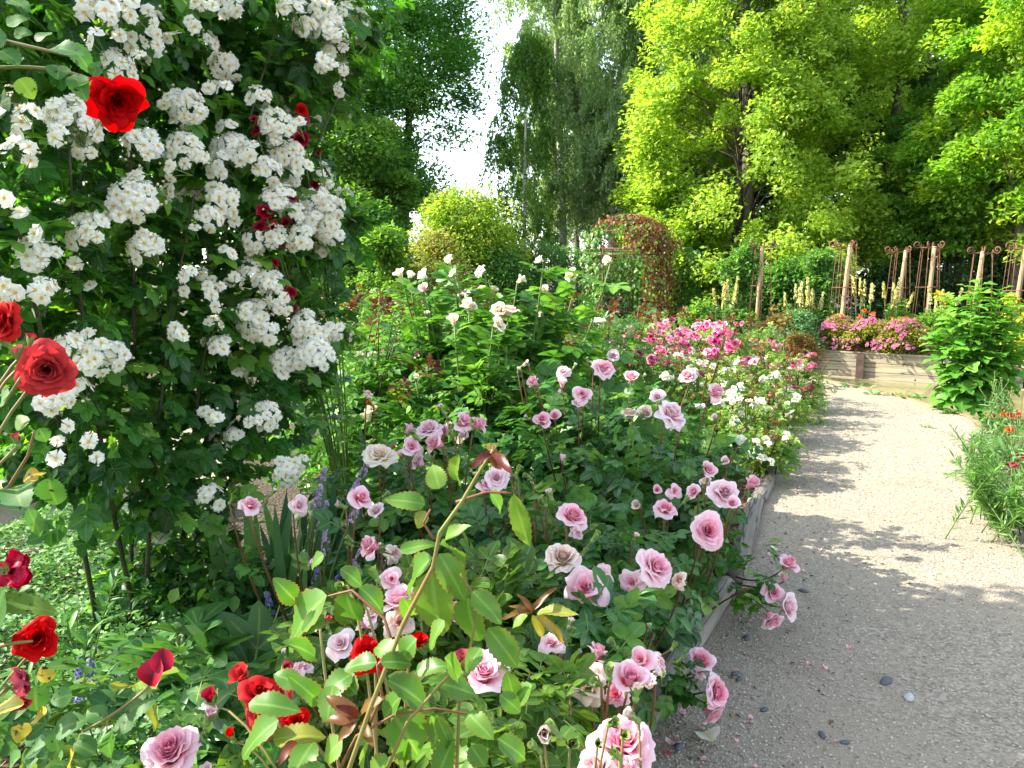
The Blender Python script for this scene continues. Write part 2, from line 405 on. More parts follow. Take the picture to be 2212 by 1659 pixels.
def gravel_mat():
    m, nt, nd, lk = newmat('pale_gravel')
    tc = nd.new('ShaderNodeTexCoord')
    v = nd.new('ShaderNodeTexVoronoi'); v.inputs['Scale'].default_value = 95; lk.new(tc.outputs['Object'], v.inputs['Vector'])
    v2 = nd.new('ShaderNodeTexVoronoi'); v2.inputs['Scale'].default_value = 210; lk.new(tc.outputs['Object'], v2.inputs['Vector'])
    big = noise(nd, lk, 1.3, tc.outputs['Object'], 4, .6)
    sep = nd.new('ShaderNodeSeparateColor'); lk.new(v.outputs['Color'], sep.inputs[0])
    g = ramp(nd, [(0, (.19, .16, .115)), (.12, (.235, .20, .148)), (.6, (.295, .258, .195)), (1, (.40, .36, .285))], sep.outputs[0], lk)
    fine = ramp(nd, [(0, (.26, .222, .16)), (1, (.35, .305, .23))], noise(nd, lk, 160, tc.outputs['Object'], 3), lk)
    f = mathn(nd, lk, 'MULTIPLY', mathn(nd, lk, 'SUBTRACT', big, .42), 5.0, True)
    c = mixc(nd, lk, mathn(nd, lk, 'MULTIPLY', f, .75), g, fine)
    st = mathn(nd, lk, 'MULTIPLY', mathn(nd, lk, 'SUBTRACT', noise(nd, lk, 2.2, tc.outputs['Object'], 6, .72), .54), 7.0, True)
    c = mixc(nd, lk, mathn(nd, lk, 'MULTIPLY', st, .5), c, (.17, .145, .10))
    p = nd.new('ShaderNodeBsdfPrincipled'); p.inputs['Roughness'].default_value = .95; p.inputs['Specular IOR Level'].default_value = .15
    lk.new(c, p.inputs['Base Color'])
    h = mathn(nd, lk, 'ADD', v.outputs['Distance'], mathn(nd, lk, 'MULTIPLY', v2.outputs['Distance'], .5))
    b = nd.new('ShaderNodeBump'); b.inputs['Strength'].default_value = .55; b.inputs['Distance'].default_value = .010; b.invert = True
    lk.new(h, b.inputs['Height']); lk.new(b.outputs[0], p.inputs['Normal'])
    o = nd.new('ShaderNodeOutputMaterial'); lk.new(p.outputs[0], o.inputs['Surface'])
    return m


def water_mat():
    m, nt, nd, lk = newmat('murky_pond_water')
    tc = nd.new('ShaderNodeTexCoord')
    n = noise(nd, lk, 3.5, tc.outputs['Object'], 3)
    c = ramp(nd, [(.3, (.16, .145, .055)), (.7, (.235, .215, .095))], n, lk)
    p = nd.new('ShaderNodeBsdfPrincipled'); p.inputs['Roughness'].default_value = .08; p.inputs['IOR'].default_value = 1.33
    lk.new(c, p.inputs['Base Color'])
    b = nd.new('ShaderNodeBump'); b.inputs['Strength'].default_value = .06; b.inputs['Distance'].default_value = .03
    lk.new(noise(nd, lk, 7, tc.outputs['Object'], 2), b.inputs['Height']); lk.new(b.outputs[0], p.inputs['Normal'])
    o = nd.new('ShaderNodeOutputMaterial'); lk.new(p.outputs[0], o.inputs['Surface'])
    return m


M['soil'] = soil_mat(); M['gravel'] = gravel_mat(); M['water'] = water_mat()
# ---------------------------------------------------------------- leaf and flower templates
def leaf_tpl(rows=3, width=.6, fold=.12, droop=.15, serr=0.0, wavy=0.0, seed=0, lobes=0.0, pw=(.75, .8)):
    r = np.random.default_rng(seed)
    s = np.linspace(0, 1, rows + 2)[1:-1]
    w = s ** pw[0] * (1 - s) ** pw[1]; w = w / w.max() * width / 2
    if serr: w = w * (1 + serr * np.where(np.arange(rows) % 2, 1, -1))
    if lobes: w = w * (1 + lobes * np.sin(s * PI * 6.5) + r.normal(0, lobes * .3, rows))
    ph = r.uniform(0, 6)
    V = [(0, 0, 0)]; t = [0.0]
    for i in range(rows):
        zc = -droop * s[i] ** 2
        wl = wavy * math.sin(s[i] * 9 + ph); wr = wavy * math.sin(s[i] * 8 + ph + 2)
        V += [(-w[i], s[i], zc + fold * w[i] * 2 + wl), (0, s[i], zc), (w[i], s[i], zc + fold * w[i] * 2 + wr)]; t += [1, 0, 1]
    V.append((0, 1, -droop)); t.append(.5)
    e = len(V) - 1
    tr = [(0, 2, 1), (0, 3, 2), (e, 3 * rows - 2, 3 * rows - 1), (e, 3 * rows - 1, 3 * rows)]
    q = []
    for i in range(rows - 1):
        a = 1 + 3 * i; q += [(a, a + 1, a + 4, a + 3), (a + 1, a + 2, a + 5, a + 4)]
    return dict(V=np.array(V, float), F=[np.array(tr), np.array(q).reshape(-1, 4)], t=np.array(t, float))


def diamond_tpl(width=.6, fold=.15, droop=.1):
    V = np.array([(0, 0, 0), (-width / 2, .5, fold * width), (0, 1, -droop), (width / 2, .5, fold * width)])
    return dict(V=V, F=[np.array([(0, 2, 1), (0, 3, 2)])], t=np.array([0, 1, 0, 1.]))


def merge_tpl(items):
    """items: (template, R, scale, pos, rnd-offset)"""
    V = []; Fs = {}; t = []; r = []; n = 0
    for tp, R, sc, p, ro in items:
        V.append((tp['V'] * sc) @ np.asarray(R).T + np.asarray(p)); t.append(tp['t']); r.append(np.full(len(tp['V']), ro))
        for f in tp['F']:
            f = np.asarray(f)
            if f.size: Fs.setdefault(f.shape[1], []).append(f + n)
        n += len(tp['V'])
    return dict(V=np.concatenate(V), F=[np.concatenate(v) for v in Fs.values()], t=np.concatenate(t), r=np.concatenate(r))


def compound_tpl(leaf, seed=0, pairs=2, lw=1.0):
    """rose leaf: terminal leaflet and pairs of side leaflets on a thin rachis, unit length"""
    r = np.random.default_rng(seed); it = []
    def put(p, d, n, sc):
        it.append((leaf, basis(np.array(d), np.array(n)), sc, p, r.uniform(-.08, .08)))
    put((0, .52, -.03), (r.normal(0, .12), 1, -.15), (r.normal(0, .2), .1, 1), .48)
    for k in range(pairs):
        y = .47 - k * (.38 / max(1, pairs - .4)); L = (.44, .36, .3)[k]
        for sx in (-1, 1):
            put((0, y + r.normal(0, .015), -.01), (sx * 1.0, .55 + r.normal(0, .15), -.12 + r.normal(0, .12)), (-sx * .15 + r.normal(0, .2), 0, 1), L * r.uniform(.85, 1.1))
    g = .012
    V = np.array([(-g, 0, 0), (g, 0, 0), (g, .56, -.02), (-g, .56, -.02)])
    it.append((dict(V=V, F=[np.array([(0, 1, 2, 3)])], t=np.zeros(4)), np.eye(3), 1.0, (0, 0, 0), .3))
    return merge_tpl(it)


L_far = [diamond_tpl(.62), diamond_tpl(.5, .2, .2)]
L_mid = [leaf_tpl(2, .62, .15, .18, seed=i) for i in range(2)]
L_near = [leaf_tpl(4, .62, .12, .16, .0, .02, seed=i) for i in range(3)]
L_hero = [leaf_tpl(17, .60, .13, .26, .075, .04, seed=i, pw=(.62, .88)) for i in range(4)]
C_near = [compound_tpl(L_near[i % 3], i) for i in range(4)]
C_mid = [compound_tpl(L_mid[i % 2], 10 + i) for i in range(3)]
C_7 = [compound_tpl(L_near[i % 3], 20 + i, 3) for i in range(4)]
C_far = [compound_tpl(L_far[i % 2], 30 + i) for i in range(3)]


def petal_grid(nu, nv):
    u = np.linspace(-1, 1, nu); v = np.linspace(0, 1, nv)
    U, Vv = np.meshgrid(u, v)
    q = [(j * nu + i, j * nu + i + 1, (j + 1) * nu + i + 1, (j + 1) * nu + i) for j in range(nv - 1) for i in range(nu - 1)]
    return U, Vv, np.array(q)


def rose_tpl(n=28, opn=1.0, seed=0, res=5, lean0=-.25, curl=.9, wob=.05, height=1.0, sepals=True, guard=.25, tight=1.25, rbm=.11, l0=.52, l1=.40):
    """rose bloom of spiralling petals round +z, outer radius about 1; materials 0 petal, 1 sepal"""
    r = np.random.default_rng(seed)
    U, Vv, Q = petal_grid(res, res)
    V = []; T = []; Rr = []; Fq = []; k = 0
    dv = 1.0 / (res - 1)
    for i in range(n):
        f = i / max(1, n - 1)
        phi = i * 2.39996 + r.normal(0, .15)
        ln = (l0 + l1 * f) * r.uniform(.93, 1.06) * (height if f < .6 else 1)
        rb = .03 + rbm * f
        lean = lean0 + (opn * 1.25 - lean0) * f ** tight + r.normal(0, .07)
        if f > .8: lean += guard * r.uniform(0, 1)
        rad = np.full_like(Vv, rb); zz = np.zeros_like(Vv)
        for j in range(1, res):
            v = j * dv
            a = lean * (.25 + .95 * v) + (curl * f * opn * max(0, v - .62) * 2.2)
            rad[j] = rad[j - 1] + math.sin(a) * dv * ln; zz[j] = zz[j - 1] + math.cos(a) * dv * ln
        rad = np.maximum(rad, .02)
        w = (.30 + .34 * f) * (.35 + .9 * Vv ** .6 - .42 * np.maximum(0, Vv - .72) / .28 * (.45 + .55 * U * U))
        ang = U * w / np.maximum(rad, .16) * 1.0
        rr = rad * (1 - .10 * U * U * (1 - f)) + wob * f * np.sin(U * 3.1 + phi * 3) * Vv
        z2 = zz + wob * np.sin(U * 4.2 + phi) * Vv - .05 * U * U * f
        V.append(np.stack([rr * np.cos(phi + ang), rr * np.sin(phi + ang), z2], -1).reshape(-1, 3))
        T.append(np.full(res * res, f)); Rr.append(Vv.ravel()); Fq.append(Q + k); k += res * res
    V = np.concatenate(V); T = np.concatenate(T); Rr = np.concatenate(Rr)
    ext = np.percentile(np.hypot(V[:, 0], V[:, 1]), 97); V = V / ext
    V[:, 2] -= V[:, 2].max() * .45
    zb = V[:, 2].min(); Fs = [np.concatenate(Fq)]; ms = [0]
    if sepals:
        lf = leaf_tpl(3, .34, .2, .35); sv = []; sf = {}; n0 = len(V)
        for q in range(5):
            a = q * 2 * PI / 5; d = np.array([math.cos(a), math.sin(a), .35 - .8 * opn]); R = basis(d, np.array([math.cos(a) * .3, math.sin(a) * .3, 1.0]))
            P = (lf['V'] * .62) @ R.T + np.array([0, 0, zb + .02]); 
            for ff in lf['F']:
                sf.setdefault(ff.shape[1], []).append(ff + n0)
            sv.append(P); n0 += len(P)
        V = np.concatenate([V] + sv); T = np.concatenate([T, np.full(n0 - len(T), .5)]); Rr = np.concatenate([Rr, np.full(n0 - len(Rr), .5)])
        for kk in sf: Fs.append(np.concatenate(sf[kk])); ms.append(1)
        # hip below the bloom
        a = np.arange(6) / 6 * 2 * PI; ring = lambda rad, z: np.stack([rad * np.cos(a), rad * np.sin(a), np.full(6, z)], -1)
        H = np.concatenate([ring(.10, zb + .06), ring(.14, zb - .06), ring(.06, zb - .2)])
        hq = [(b * 6 + i, b * 6 + (i + 1) % 6, b * 6 + 6 + (i + 1) % 6, b * 6 + 6 + i) for b in range(2) for i in range(6)]
        Fs.append(np.array(hq) + len(V)); ms.append(1)
        V = np.concatenate([V, H]); T = np.concatenate([T, np.full(18, .5)]); Rr = np.concatenate([Rr, np.full(18, .5)])
    return dict(V=V, F=Fs, t=T, r=Rr, m=ms)


def bud_tpl(seed=0, col=True, openb=.18):
    """slim pointed bud in green sepals, about 1 high radius .38"""
    b = rose_tpl(6, openb, seed, 5, -.35, .1, .02, 1.0, False, 0)
    V = b['V'].copy(); V[:, :2] *= .36; V[:, 2] = (V[:, 2] - V[:, 2].min()); V[:, 2] *= 1.0 / V[:, 2].max()
    T = b['t']; Fs = list(b['F']); ms = [0]; R = b['r']
    lf = leaf_tpl(4, .36, .25, -.12); sf = {}; n0 = len(V); sv = []
    for q in range(5):
        a = q * 2 * PI / 5 + .3; out = .42 + .25 * (q % 2) * openb * 4
        d = np.array([math.cos(a) * out, math.sin(a) * out, 1.0]); Rm = basis(d, np.array([-math.cos(a), -math.sin(a), .4]))
        P = (lf['V'] * (.95 if col else 1.15)) @ Rm.T + np.array([.1 * math.cos(a), .1 * math.sin(a), -.05])
        for ff in lf['F']: sf.setdefault(ff.shape[1], []).append(ff + n0)
        sv.append(P); n0 += len(P)
    a = np.arange(8) / 8 * 2 * PI; ring = lambda rad, z: np.stack([rad * np.cos(a), rad * np.sin(a), np.full(8, z)], -1)
    H = np.concatenate([ring(.16, .12), ring(.24, -.02), ring(.2, -.2), ring(.07, -.34)])
    hq = [(k * 8 + i, k * 8 + (i + 1) % 8, k * 8 + 8 + (i + 1) % 8, k * 8 + 8 + i) for k in range(3) for i in range(8)]
    V = np.concatenate([V] + sv)
    for kk in sf: Fs.append(np.concatenate(sf[kk])); ms.append(1)
    Fs.append(np.array(hq) + len(V)); ms.append(1)
    V = np.concatenate([V, H]); n = len(V)
    return dict(V=V, F=Fs, t=np.concatenate([T, np.full(n - len(T), .5)]), r=np.concatenate([R, np.full(n - len(R), .5)]), m=ms)


ROSE = {
    'full': [rose_tpl(44, .95, s, 7, -.22, .9, .085, 1.0, tight=1.9, rbm=.24, l0=.60, l1=.24, guard=.45) for s in (1, 2, 3)] + [rose_tpl(34, .80, 31, 7, -.2, .8, .1, 1.05, tight=1.7, rbm=.2, l0=.62, l1=.22, guard=.7), rose_tpl(50, 1.1, 32, 7, -.2, .7, .1, .95, tight=2.1, rbm=.28, l0=.56, l1=.26, guard=.3)],
    'half': [rose_tpl(18, .72, s, 8, -.30, 1.6, .07, 1.12, guard=.75, tight=2.3, rbm=.13, l0=.66, l1=.34) for s in (4, 5, 6, 33, 34)],
    'cup': [rose_tpl(26, .60, s, 7, -.28, 1.0, .065, 1.0, guard=.4, tight=1.9, rbm=.18, l0=.62, l1=.26) for s in (7, 8, 35, 36)],
    'open': [rose_tpl(26, 1.0, s, 8, -.15, 1.0, .11, .95, guard=.5, tight=1.6, rbm=.16, l0=.50, l1=.42) for s in (9, 10)],
    'spent': [rose_tpl(16, 1.45, s, 7, .1, .9, .16, .8, guard=.7, tight=1.1, rbm=.15) for s in (11, 12)],
    'egg': [rose_tpl(12, .30, s, 6, -.30, .8, .03, 1.1, guard=.3, tight=1.5, l0=.85, l1=-.05) for s in (13, 14)],
    'mini': [rose_tpl(15, .95, s, 4, -.2, .6, .07, .9, False, tight=1.4, rbm=.2) for s in (15, 16)],
}
BUD = [bud_tpl(1), bud_tpl(2, True, .28)]


def small_flower_tpl(seed, petals=12):
    """semi-double white rambler flower facing +z: two whorls of notched petals round a tuft of stamens"""
    r = np.random.default_rng(seed); V = []; T = []; R = []; Fq = []; k = 0
    U, Vv, Q = petal_grid(4, 3)
    for i in range(petals):
        inner = i >= petals * .55
        L = (.72 if inner else 1.0) * r.uniform(.88, 1.08); a = i * 2 * PI / (petals * .55 if not inner else petals * .45) + r.normal(0, .12)
        w = (.05 + .44 * Vv ** .65) * L * (1 - .12 * Vv * (1 - U * U))
        y = .12 + Vv * L * (.88 + .08 * np.abs(U)); z = (.42 if inner else .12) * Vv * L - .25 * Vv ** 2 * L + r.normal(0, .03) + .10 * U * U * Vv + r.normal(0, .09) * Vv
        x = U * w
        P = np.stack([x * math.cos(a) - y * math.sin(a), x * math.sin(a) + y * math.cos(a), z + (.05 if inner else 0)], -1).reshape(-1, 3)
        V.append(P); T.append(.15 + .85 * Vv.ravel()); R.append(Vv.ravel()); Fq.append(Q + k); k += len(P)
    nst = 9
    sv = []; st = []
    for i in range(nst):
        a = i * 2 * PI / nst; c, s_ = math.cos(a), math.sin(a); rr = r.uniform(.16, .27); h = r.uniform(.16, .28)
        b = len(sv)
        sv += [(c * .03, s_ * .03, .06), (c * rr - s_ * .05, s_ * rr + c * .05, h), (c * rr + s_ * .05, s_ * rr - c * .05, h + .03)]; st.append((b, b + 1, b + 2))
    for i in range(6):
        a = i * PI / 3; sv.append((.14 * math.cos(a), .14 * math.sin(a), .12))
    b = len(sv) - 6
    V.append(np.array(sv)); n = len(sv)
    Fs = [np.concatenate(Fq), np.array(st) + k, np.array([[b + i for i in range(6)]]) + k]
    T.append(np.linspace(0, 1, n)); R.append(np.full(n, .5))
    return dict(V=np.concatenate(V), F=Fs, t=np.concatenate(T), r=np.concatenate(R), m=[0, 1, 1])


SMALL = [small_flower_tpl(s, p) for s, p in ((1, 13), (2, 11), (3, 15))]
SMALL.append(dict(SMALL[0], m=[3, 1, 1]))

_fm = {}


def flower_mesh(form, col, idx=None):
    v = ROSE[form]; i = (random.randrange(len(v)) if idx is None else idx) % len(v)
    k = (form, col, i)
    if k not in _fm:
        g = G(); g.inst(v[i], [(0, 0, 0)], np.eye(3)[None], 1.0, 0.0)
        _fm[k] = g.mesh(col + '_rose_bloom', [M[col], M['sepal']])
    return _fm[k]


def bud_mesh(col, i=None):
    i = random.randrange(2) if i is None else i; k = ('bud', col, i)
    if k not in _fm:
        g = G(); g.inst(BUD[i], [(0, 0, 0)], np.eye(3)[None], 1.0, 0.0)
        _fm[k] = g.mesh(col + '_rose_bud', [M[col], M['sepal']])
    return _fm[k]


# ---------------------------------------------------------------- plants
LOGLINE = None


def inside_log(pos, size):
    """bushes are cut back from the round logs beside the path"""
    k2 = CAMZ / np.maximum(.3, CAMZ - pos[:, 2]); ly = pos[:, 1] * k2
    lim = np.interp(ly, LOGLINE[1], LOGLINE[0]) - (size * 1.25 + .06) * k2 + rng.normal(0, .06, len(pos))
    return (pos[:, 0] * k2 < lim) | (ly > 7.5) | (pos[:, 2] > 1.3)


def bez(A, B, C, n=9):
    t = np.linspace(0, 1, n)[:, None]
    return (1 - t) ** 2 * np.asarray(A) + 2 * t * (1 - t) * np.asarray(B) + t * t * np.asarray(C)


def cane_pts(A, B, bow=.12, n=9):
    A = np.asarray(A, float); B = np.asarray(B, float); L = np.linalg.norm(B - A)
    mid = A * .45 + B * .55; mid[2] = A[2] + (B[2] - A[2]) * .68
    return bez(A, mid + rng.normal(0, bow * .35, 3) * L, B, n)


def leaves_on_path(g, tpls, P, n, size, lo=.2, hi=.95, up=.5, rnd=(0, 1), m=0, down=0.0):
    """compound leaves set alternately round a cane"""
    P = np.asarray(P); s = rng.uniform(lo, hi, n) * (len(P) - 1); i = np.minimum(s.astype(int), len(P) - 2); fr = (s - i)[:, None]
    pos = P[i] * (1 - fr) + P[i + 1] * fr; T = nrm(P[i + 1] - P[i])
    a = rng.uniform(0, 2 * PI, n); rand = np.stack([np.cos(a), np.sin(a), np.zeros(n)], -1)
    out = nrm(rand - T * np.sum(rand * T, -1, keepdims=True))
    d = nrm(out + T * up + np.array([0, 0, -down]) + rng.normal(0, .15, (n, 3)))
    nn = nrm(np.array([0, 0, 1.0]) + out * .25 + rng.normal(0, .25, (n, 3)))
    R = basis(d, nn); k = rng.integers(0, len(tpls), n); sc = size * rng.uniform(.7, 1.15, n); rr = rng.uniform(*rnd, n)
    if LOGLINE is not None: k = np.where(inside_log(pos, size), k, -1)
    for j, tp in enumerate(tpls):
        q = k == j; g.inst(tp, pos[q], R[q], sc[q], rr[q], m)


def leaves_in_blobs(g, tpls, blobs, n, size, shell=.45, upb=.55, droop=.25, rnd=(0, 1), m=0, zmin=.02, flat=1.0):
    """leaves spread through ellipsoids (cx,cy,cz,rx,ry,rz), densest near their skins"""
    B = np.asarray(blobs, float); wt = (B[:, 3] * B[:, 4] * B[:, 5]) ** .667; wt = wt / wt.sum()
    k = rng.choice(len(B), n, p=wt); b = B[k]
    u = nrm(rng.normal(size=(n, 3))); rad = rng.uniform(shell ** 3, 1, n) ** (1 / 3.0)
    pos = b[:, :3] + u * rad[:, None] * b[:, 3:]
    ok = pos[:, 2] > zmin
    if LOGLINE is not None: ok &= inside_log(pos, size)
    pos = pos[ok]; u = u[ok]; n = len(pos)
    out = nrm(u + np.array([0, 0, .25]))
    d = nrm(out * np.array([1, 1, .4]) + rng.normal(0, .45, (n, 3)) + np.array([0, 0, -droop]))
    nn = nrm(np.array([0, 0, upb]) + out * (1 - upb) + rng.normal(0, .28, (n, 3)))
    R = basis(d, nn); sc = size * rng.uniform(.65, 1.2, n); rr = rng.uniform(*rnd, n); kk = rng.integers(0, len(tpls), n)
    for j, tp in enumerate(tpls):
        q = kk == j; g.inst(tp, pos[q], R[q], sc[q], rr[q], m)


def hero_rose_bush(name, label, base, heroes, blobs, nleaf, leaf='rose_leaf', tpls=None, size=.13, stem='stem_red', cat='rose bush', group=None,
                   canes=0, cane_leaf=5, stem_r=.0035, leaf_up=.5, hi=.93, rnd=(0, 1)):
    """a rose bush with blooms at given places: heroes = (px, py, depth, form, colour, radius_px, facing or None)"""
    base = np.array(base, float); t = thing(name, base, label, cat, group)
    tpls = tpls or C_near; gl = G()
    for h in heroes:
        px, py, Y, form, col, rp = h[:6]; fc = h[6] if len(h) > 6 else None
        p = at(px, py, Y); rad = rp / F * Y
        if fc is None: fc = np.array([rng.normal(0, .55), -.50 + rng.normal(0, .35), .72])
        fc = nrm(np.array(fc, float)); R = zbasis(fc, rng.uniform(0, 6))
        neck = p - fc * rad * 1.0
        if form == 'bud': part_at('bud', bud_mesh(col), t, p - fc * rad * .8, R, rad * 2.1); neck = p - fc * rad * 1.2
        else: part_at('flower', flower_mesh(form, col), t, p, R, rad * rng.uniform([.9, .9, .85], [1.08, 1.08, 1.15]))
        if group and form not in ('bud', 'egg') and rng.uniform() < .75:      # side buds of the same truss
            for _ in range(rng.integers(1, 3)):
                q = p + np.array([rng.choice([-1, 1]) * rng.uniform(1.15, 1.9) * rad, rng.uniform(0, .9) * rad, rng.uniform(-.2, 1.1) * rad]); bd = nrm(q - neck + np.array([0, 0, .05])); br = rad * rng.uniform(.5, .8)
                part_at('bud', bud_mesh('budgreen' if rng.uniform() < .6 else col), t, q, zbasis(bd, rng.uniform(0, 6)), br)
                g = G(); g.tube(bez(neck - fc * rad * 1.2, neck * .5 + q * .5 - fc * rad * .3, q, 6), np.linspace(.002, .0013, 6), 4); part('stem', g, M['stem_tan'], t)
        foot = base + np.array([rng.normal(0, .05), rng.normal(0, .05), 0]); foot[2] = base[2]
        mid = foot * .3 + neck * .7; mid[2] = base[2] + (neck[2] - base[2]) * .55
        P = bez(foot, mid - fc * .06, neck, 10)
        g = G(); g.tube(P, np.linspace(stem_r * 1.5, stem_r * .8, 10), 5); part('stem', g, M[stem], t)
        leaves_on_path(gl, tpls, P, cane_leaf, size, .35, hi, leaf_up, rnd)
    for c in range(canes):
        b = blobs[c % len(blobs)]; u = nrm(rng.normal(size=3)); u[2] = abs(u[2])
        tip = np.array(b[:3]) + u * np.array(b[3:]) * .9
        P = cane_pts(base + rng.normal(0, .04, 3) * np.array([1, 1, 0]), tip)
        g = G(); g.tube(P, np.linspace(stem_r * 1.6, stem_r * .8, len(P)), 5); part('stem', g, M[stem], t)
        leaves_on_path(gl, tpls, P, cane_leaf + 2, size, .3, 1, leaf_up, rnd)
    leaves_in_blobs(gl, tpls, blobs, nleaf, size, rnd=rnd, upb=.5)
    part('foliage', gl, M[leaf], t)
    return t


def tree(name, label, base, h, zc, prof, nclump, nleaf, lsize, leafm, bark, trunk_r=.14, clump=(.55, .55, .3), group=None, trunks=1, lean=0.0, weep=False,
         cat='tree', inner=.25, tpl=None, upb=.6, rnd_w=.35, spread=1.0, bare=0.0, gleaf=None, limbs=True):
    """tapered trunk and limbs (trunk) with a crown of leaf clumps; prof(f) gives crown radius at height fraction f of the crown"""
    base = np.array(base, float); t = thing(name, base, label, cat, group)
    gt = G(); gl = G(); tpl = tpl or L_far[0]; axes = []
    for k in range(trunks):
        off = np.array([rng.normal(0, .35), rng.normal(0, .35), 0]) * (trunks > 1)
        n = 10; zz = np.linspace(0, h * (.95 if k == 0 else .85), n)
        wx = np.cumsum(rng.normal(0, .035 * h / n, n)) + lean * zz; wy = np.cumsum(rng.normal(0, .03 * h / n, n))
        P = np.stack([base[0] + off[0] * (1 + zz / h * 2) + wx - wx[0], base[1] + off[1] + wy - wy[0], base[2] + zz], -1)
        gt.tube(P, trunk_r * (1 if k == 0 else .75) * np.linspace(1.15, .12, n) ** .8, 8); axes.append(P)
    f = rng.uniform(0, 1, nclump); ang = rng.uniform(0, 2 * PI, nclump)
    rr = np.array([prof(x) for x in f]) * np.sqrt(rng.uniform(inner, 1, nclump)) * spread
    z = zc + f * (h - zc)
    for i in range(nclump):
        P = axes[i % trunks]
        ax = np.array([np.interp(z[i], P[:, 2] - base[2], P[:, 0]), np.interp(z[i], P[:, 2] - base[2], P[:, 1])])
        c = np.array([ax[0] + rr[i] * math.cos(ang[i]), ax[1] + rr[i] * math.sin(ang[i]), base[2] + z[i]])
        z0 = max(.3 * zc, z[i] - rr[i] * rng.uniform(.35, .8)); A = np.array([np.interp(z0, P[:, 2] - base[2], P[:, 0]), np.interp(z0, P[:, 2] - base[2], P[:, 1]), base[2] + z0])
        if limbs and i % 3 == 0:
            B = (A + c) / 2 + np.array([0, 0, .12 * rr[i]]) + rng.normal(0, .06, 3) * rr[i]
            r0 = trunk_r * .24 * (1 - .6 * z[i] / h)
            gt.tube(bez(A, B, c, 6), np.linspace(r0, .008, 6), 4, cap=False)
        m = int(nleaf / nclump * rng.uniform(.6, 1.4)); s = rng.uniform(.75, 1.3)
        if not weep:
            u = nrm(rng.normal(size=(m, 3))) * (rng.uniform(0, 1, (m, 1)) ** .5)
            pos = c + u * np.array(clump) * s
            pos[:, 2] -= (u[:, 0] ** 2 + u[:, 1] ** 2) * clump[2] * .5
            outd = nrm(pos - np.array([ax[0], ax[1], base[2] + z[i] - 1.0]))
            d = nrm(outd + rng.normal(0, .6, (m, 3)) + np.array([0, 0, -.35])); nn = nrm(np.array([0, 0, upb]) + outd * (1 - upb) + rng.normal(0, .3, (m, 3)))
        else:
            ns = 7; k = rng.integers(0, ns, m); sx = rng.normal(0, .28, (ns, 2)) * s; L = rng.uniform(.5, 1.5, ns) * s; q = rng.uniform(0, 1, m)
            pos = np.stack([c[0] + sx[k, 0] * (.5 + q * .7), c[1] + sx[k, 1] * (.5 + q * .7), c[2] + .25 - L[k] * q ** 1.1], -1) + rng.normal(0, .045, (m, 3))
            d = nrm(rng.normal(0, .5, (m, 3)) + np.array([0, 0, -1.0])); nn = nrm(rng.normal(0, 1, (m, 3)) + np.array([-.4, -.4, .3]))
        cr = rng.uniform(0, 1 - rnd_w)
        gl.inst(tpl, pos, basis(d, nn), lsize * rng.uniform(.7, 1.3, m), cr + rng.uniform(0, rnd_w, m))
    part('trunk', gt, M[bark], t); part('crown', gl, M[leafm], t)
    return t


def shrub(name, label, base, rx, ry, h, nleaf, lsize, leafm, stemm='stem_dark', group=None, cat='shrub', nb=16, tpls=None, z0=.12, shape='dome', stems=4, upb=.6, rnd=(0, 1)):
    base = np.array(base, float); t = thing(name, base, label, cat, group); gl = G(); tpls = tpls or L_far
    bl = []
    for i in range(nb):
        u = rng.uniform(0, 1); a = rng.uniform(0, 2 * PI); f = rng.uniform(.1, 1) ** .8
        w = math.sqrt(max(.05, 1 - f ** 2.2)) if shape == 'dome' else (1.0 if shape == 'column' else .35 + .65 * f)
        w2 = w * math.sqrt(rng.uniform(.1, 1)); s = rng.uniform(.22, .40)
        bl.append((base[0] + rx * w2 * math.cos(a) * .85, base[1] + ry * w2 * math.sin(a) * .85, base[2] + h * (z0 + (1 - z0) * f * .88), rx * s * 1.3, ry * s * 1.3, min(h, 2 * rx) * s * .55))
    for b in bl:
        leaves_in_blobs(gl, tpls, [b], max(4, int(nleaf / nb)), lsize, .3, upb, .2, (rnd[0], rnd[1]), 0, base[2] + .01)
    for k in range(stems):
        b = bl[k]; g = G(); P = cane_pts(base + rng.normal(0, .05, 3) * np.array([1, 1, 0]), b[:3]); g.tube(P, np.linspace(.016, .006, len(P)) * min(1, h), 5); part('stem', g, M[stemm], t)
    part('foliage', gl, M[leafm], t)
    return t


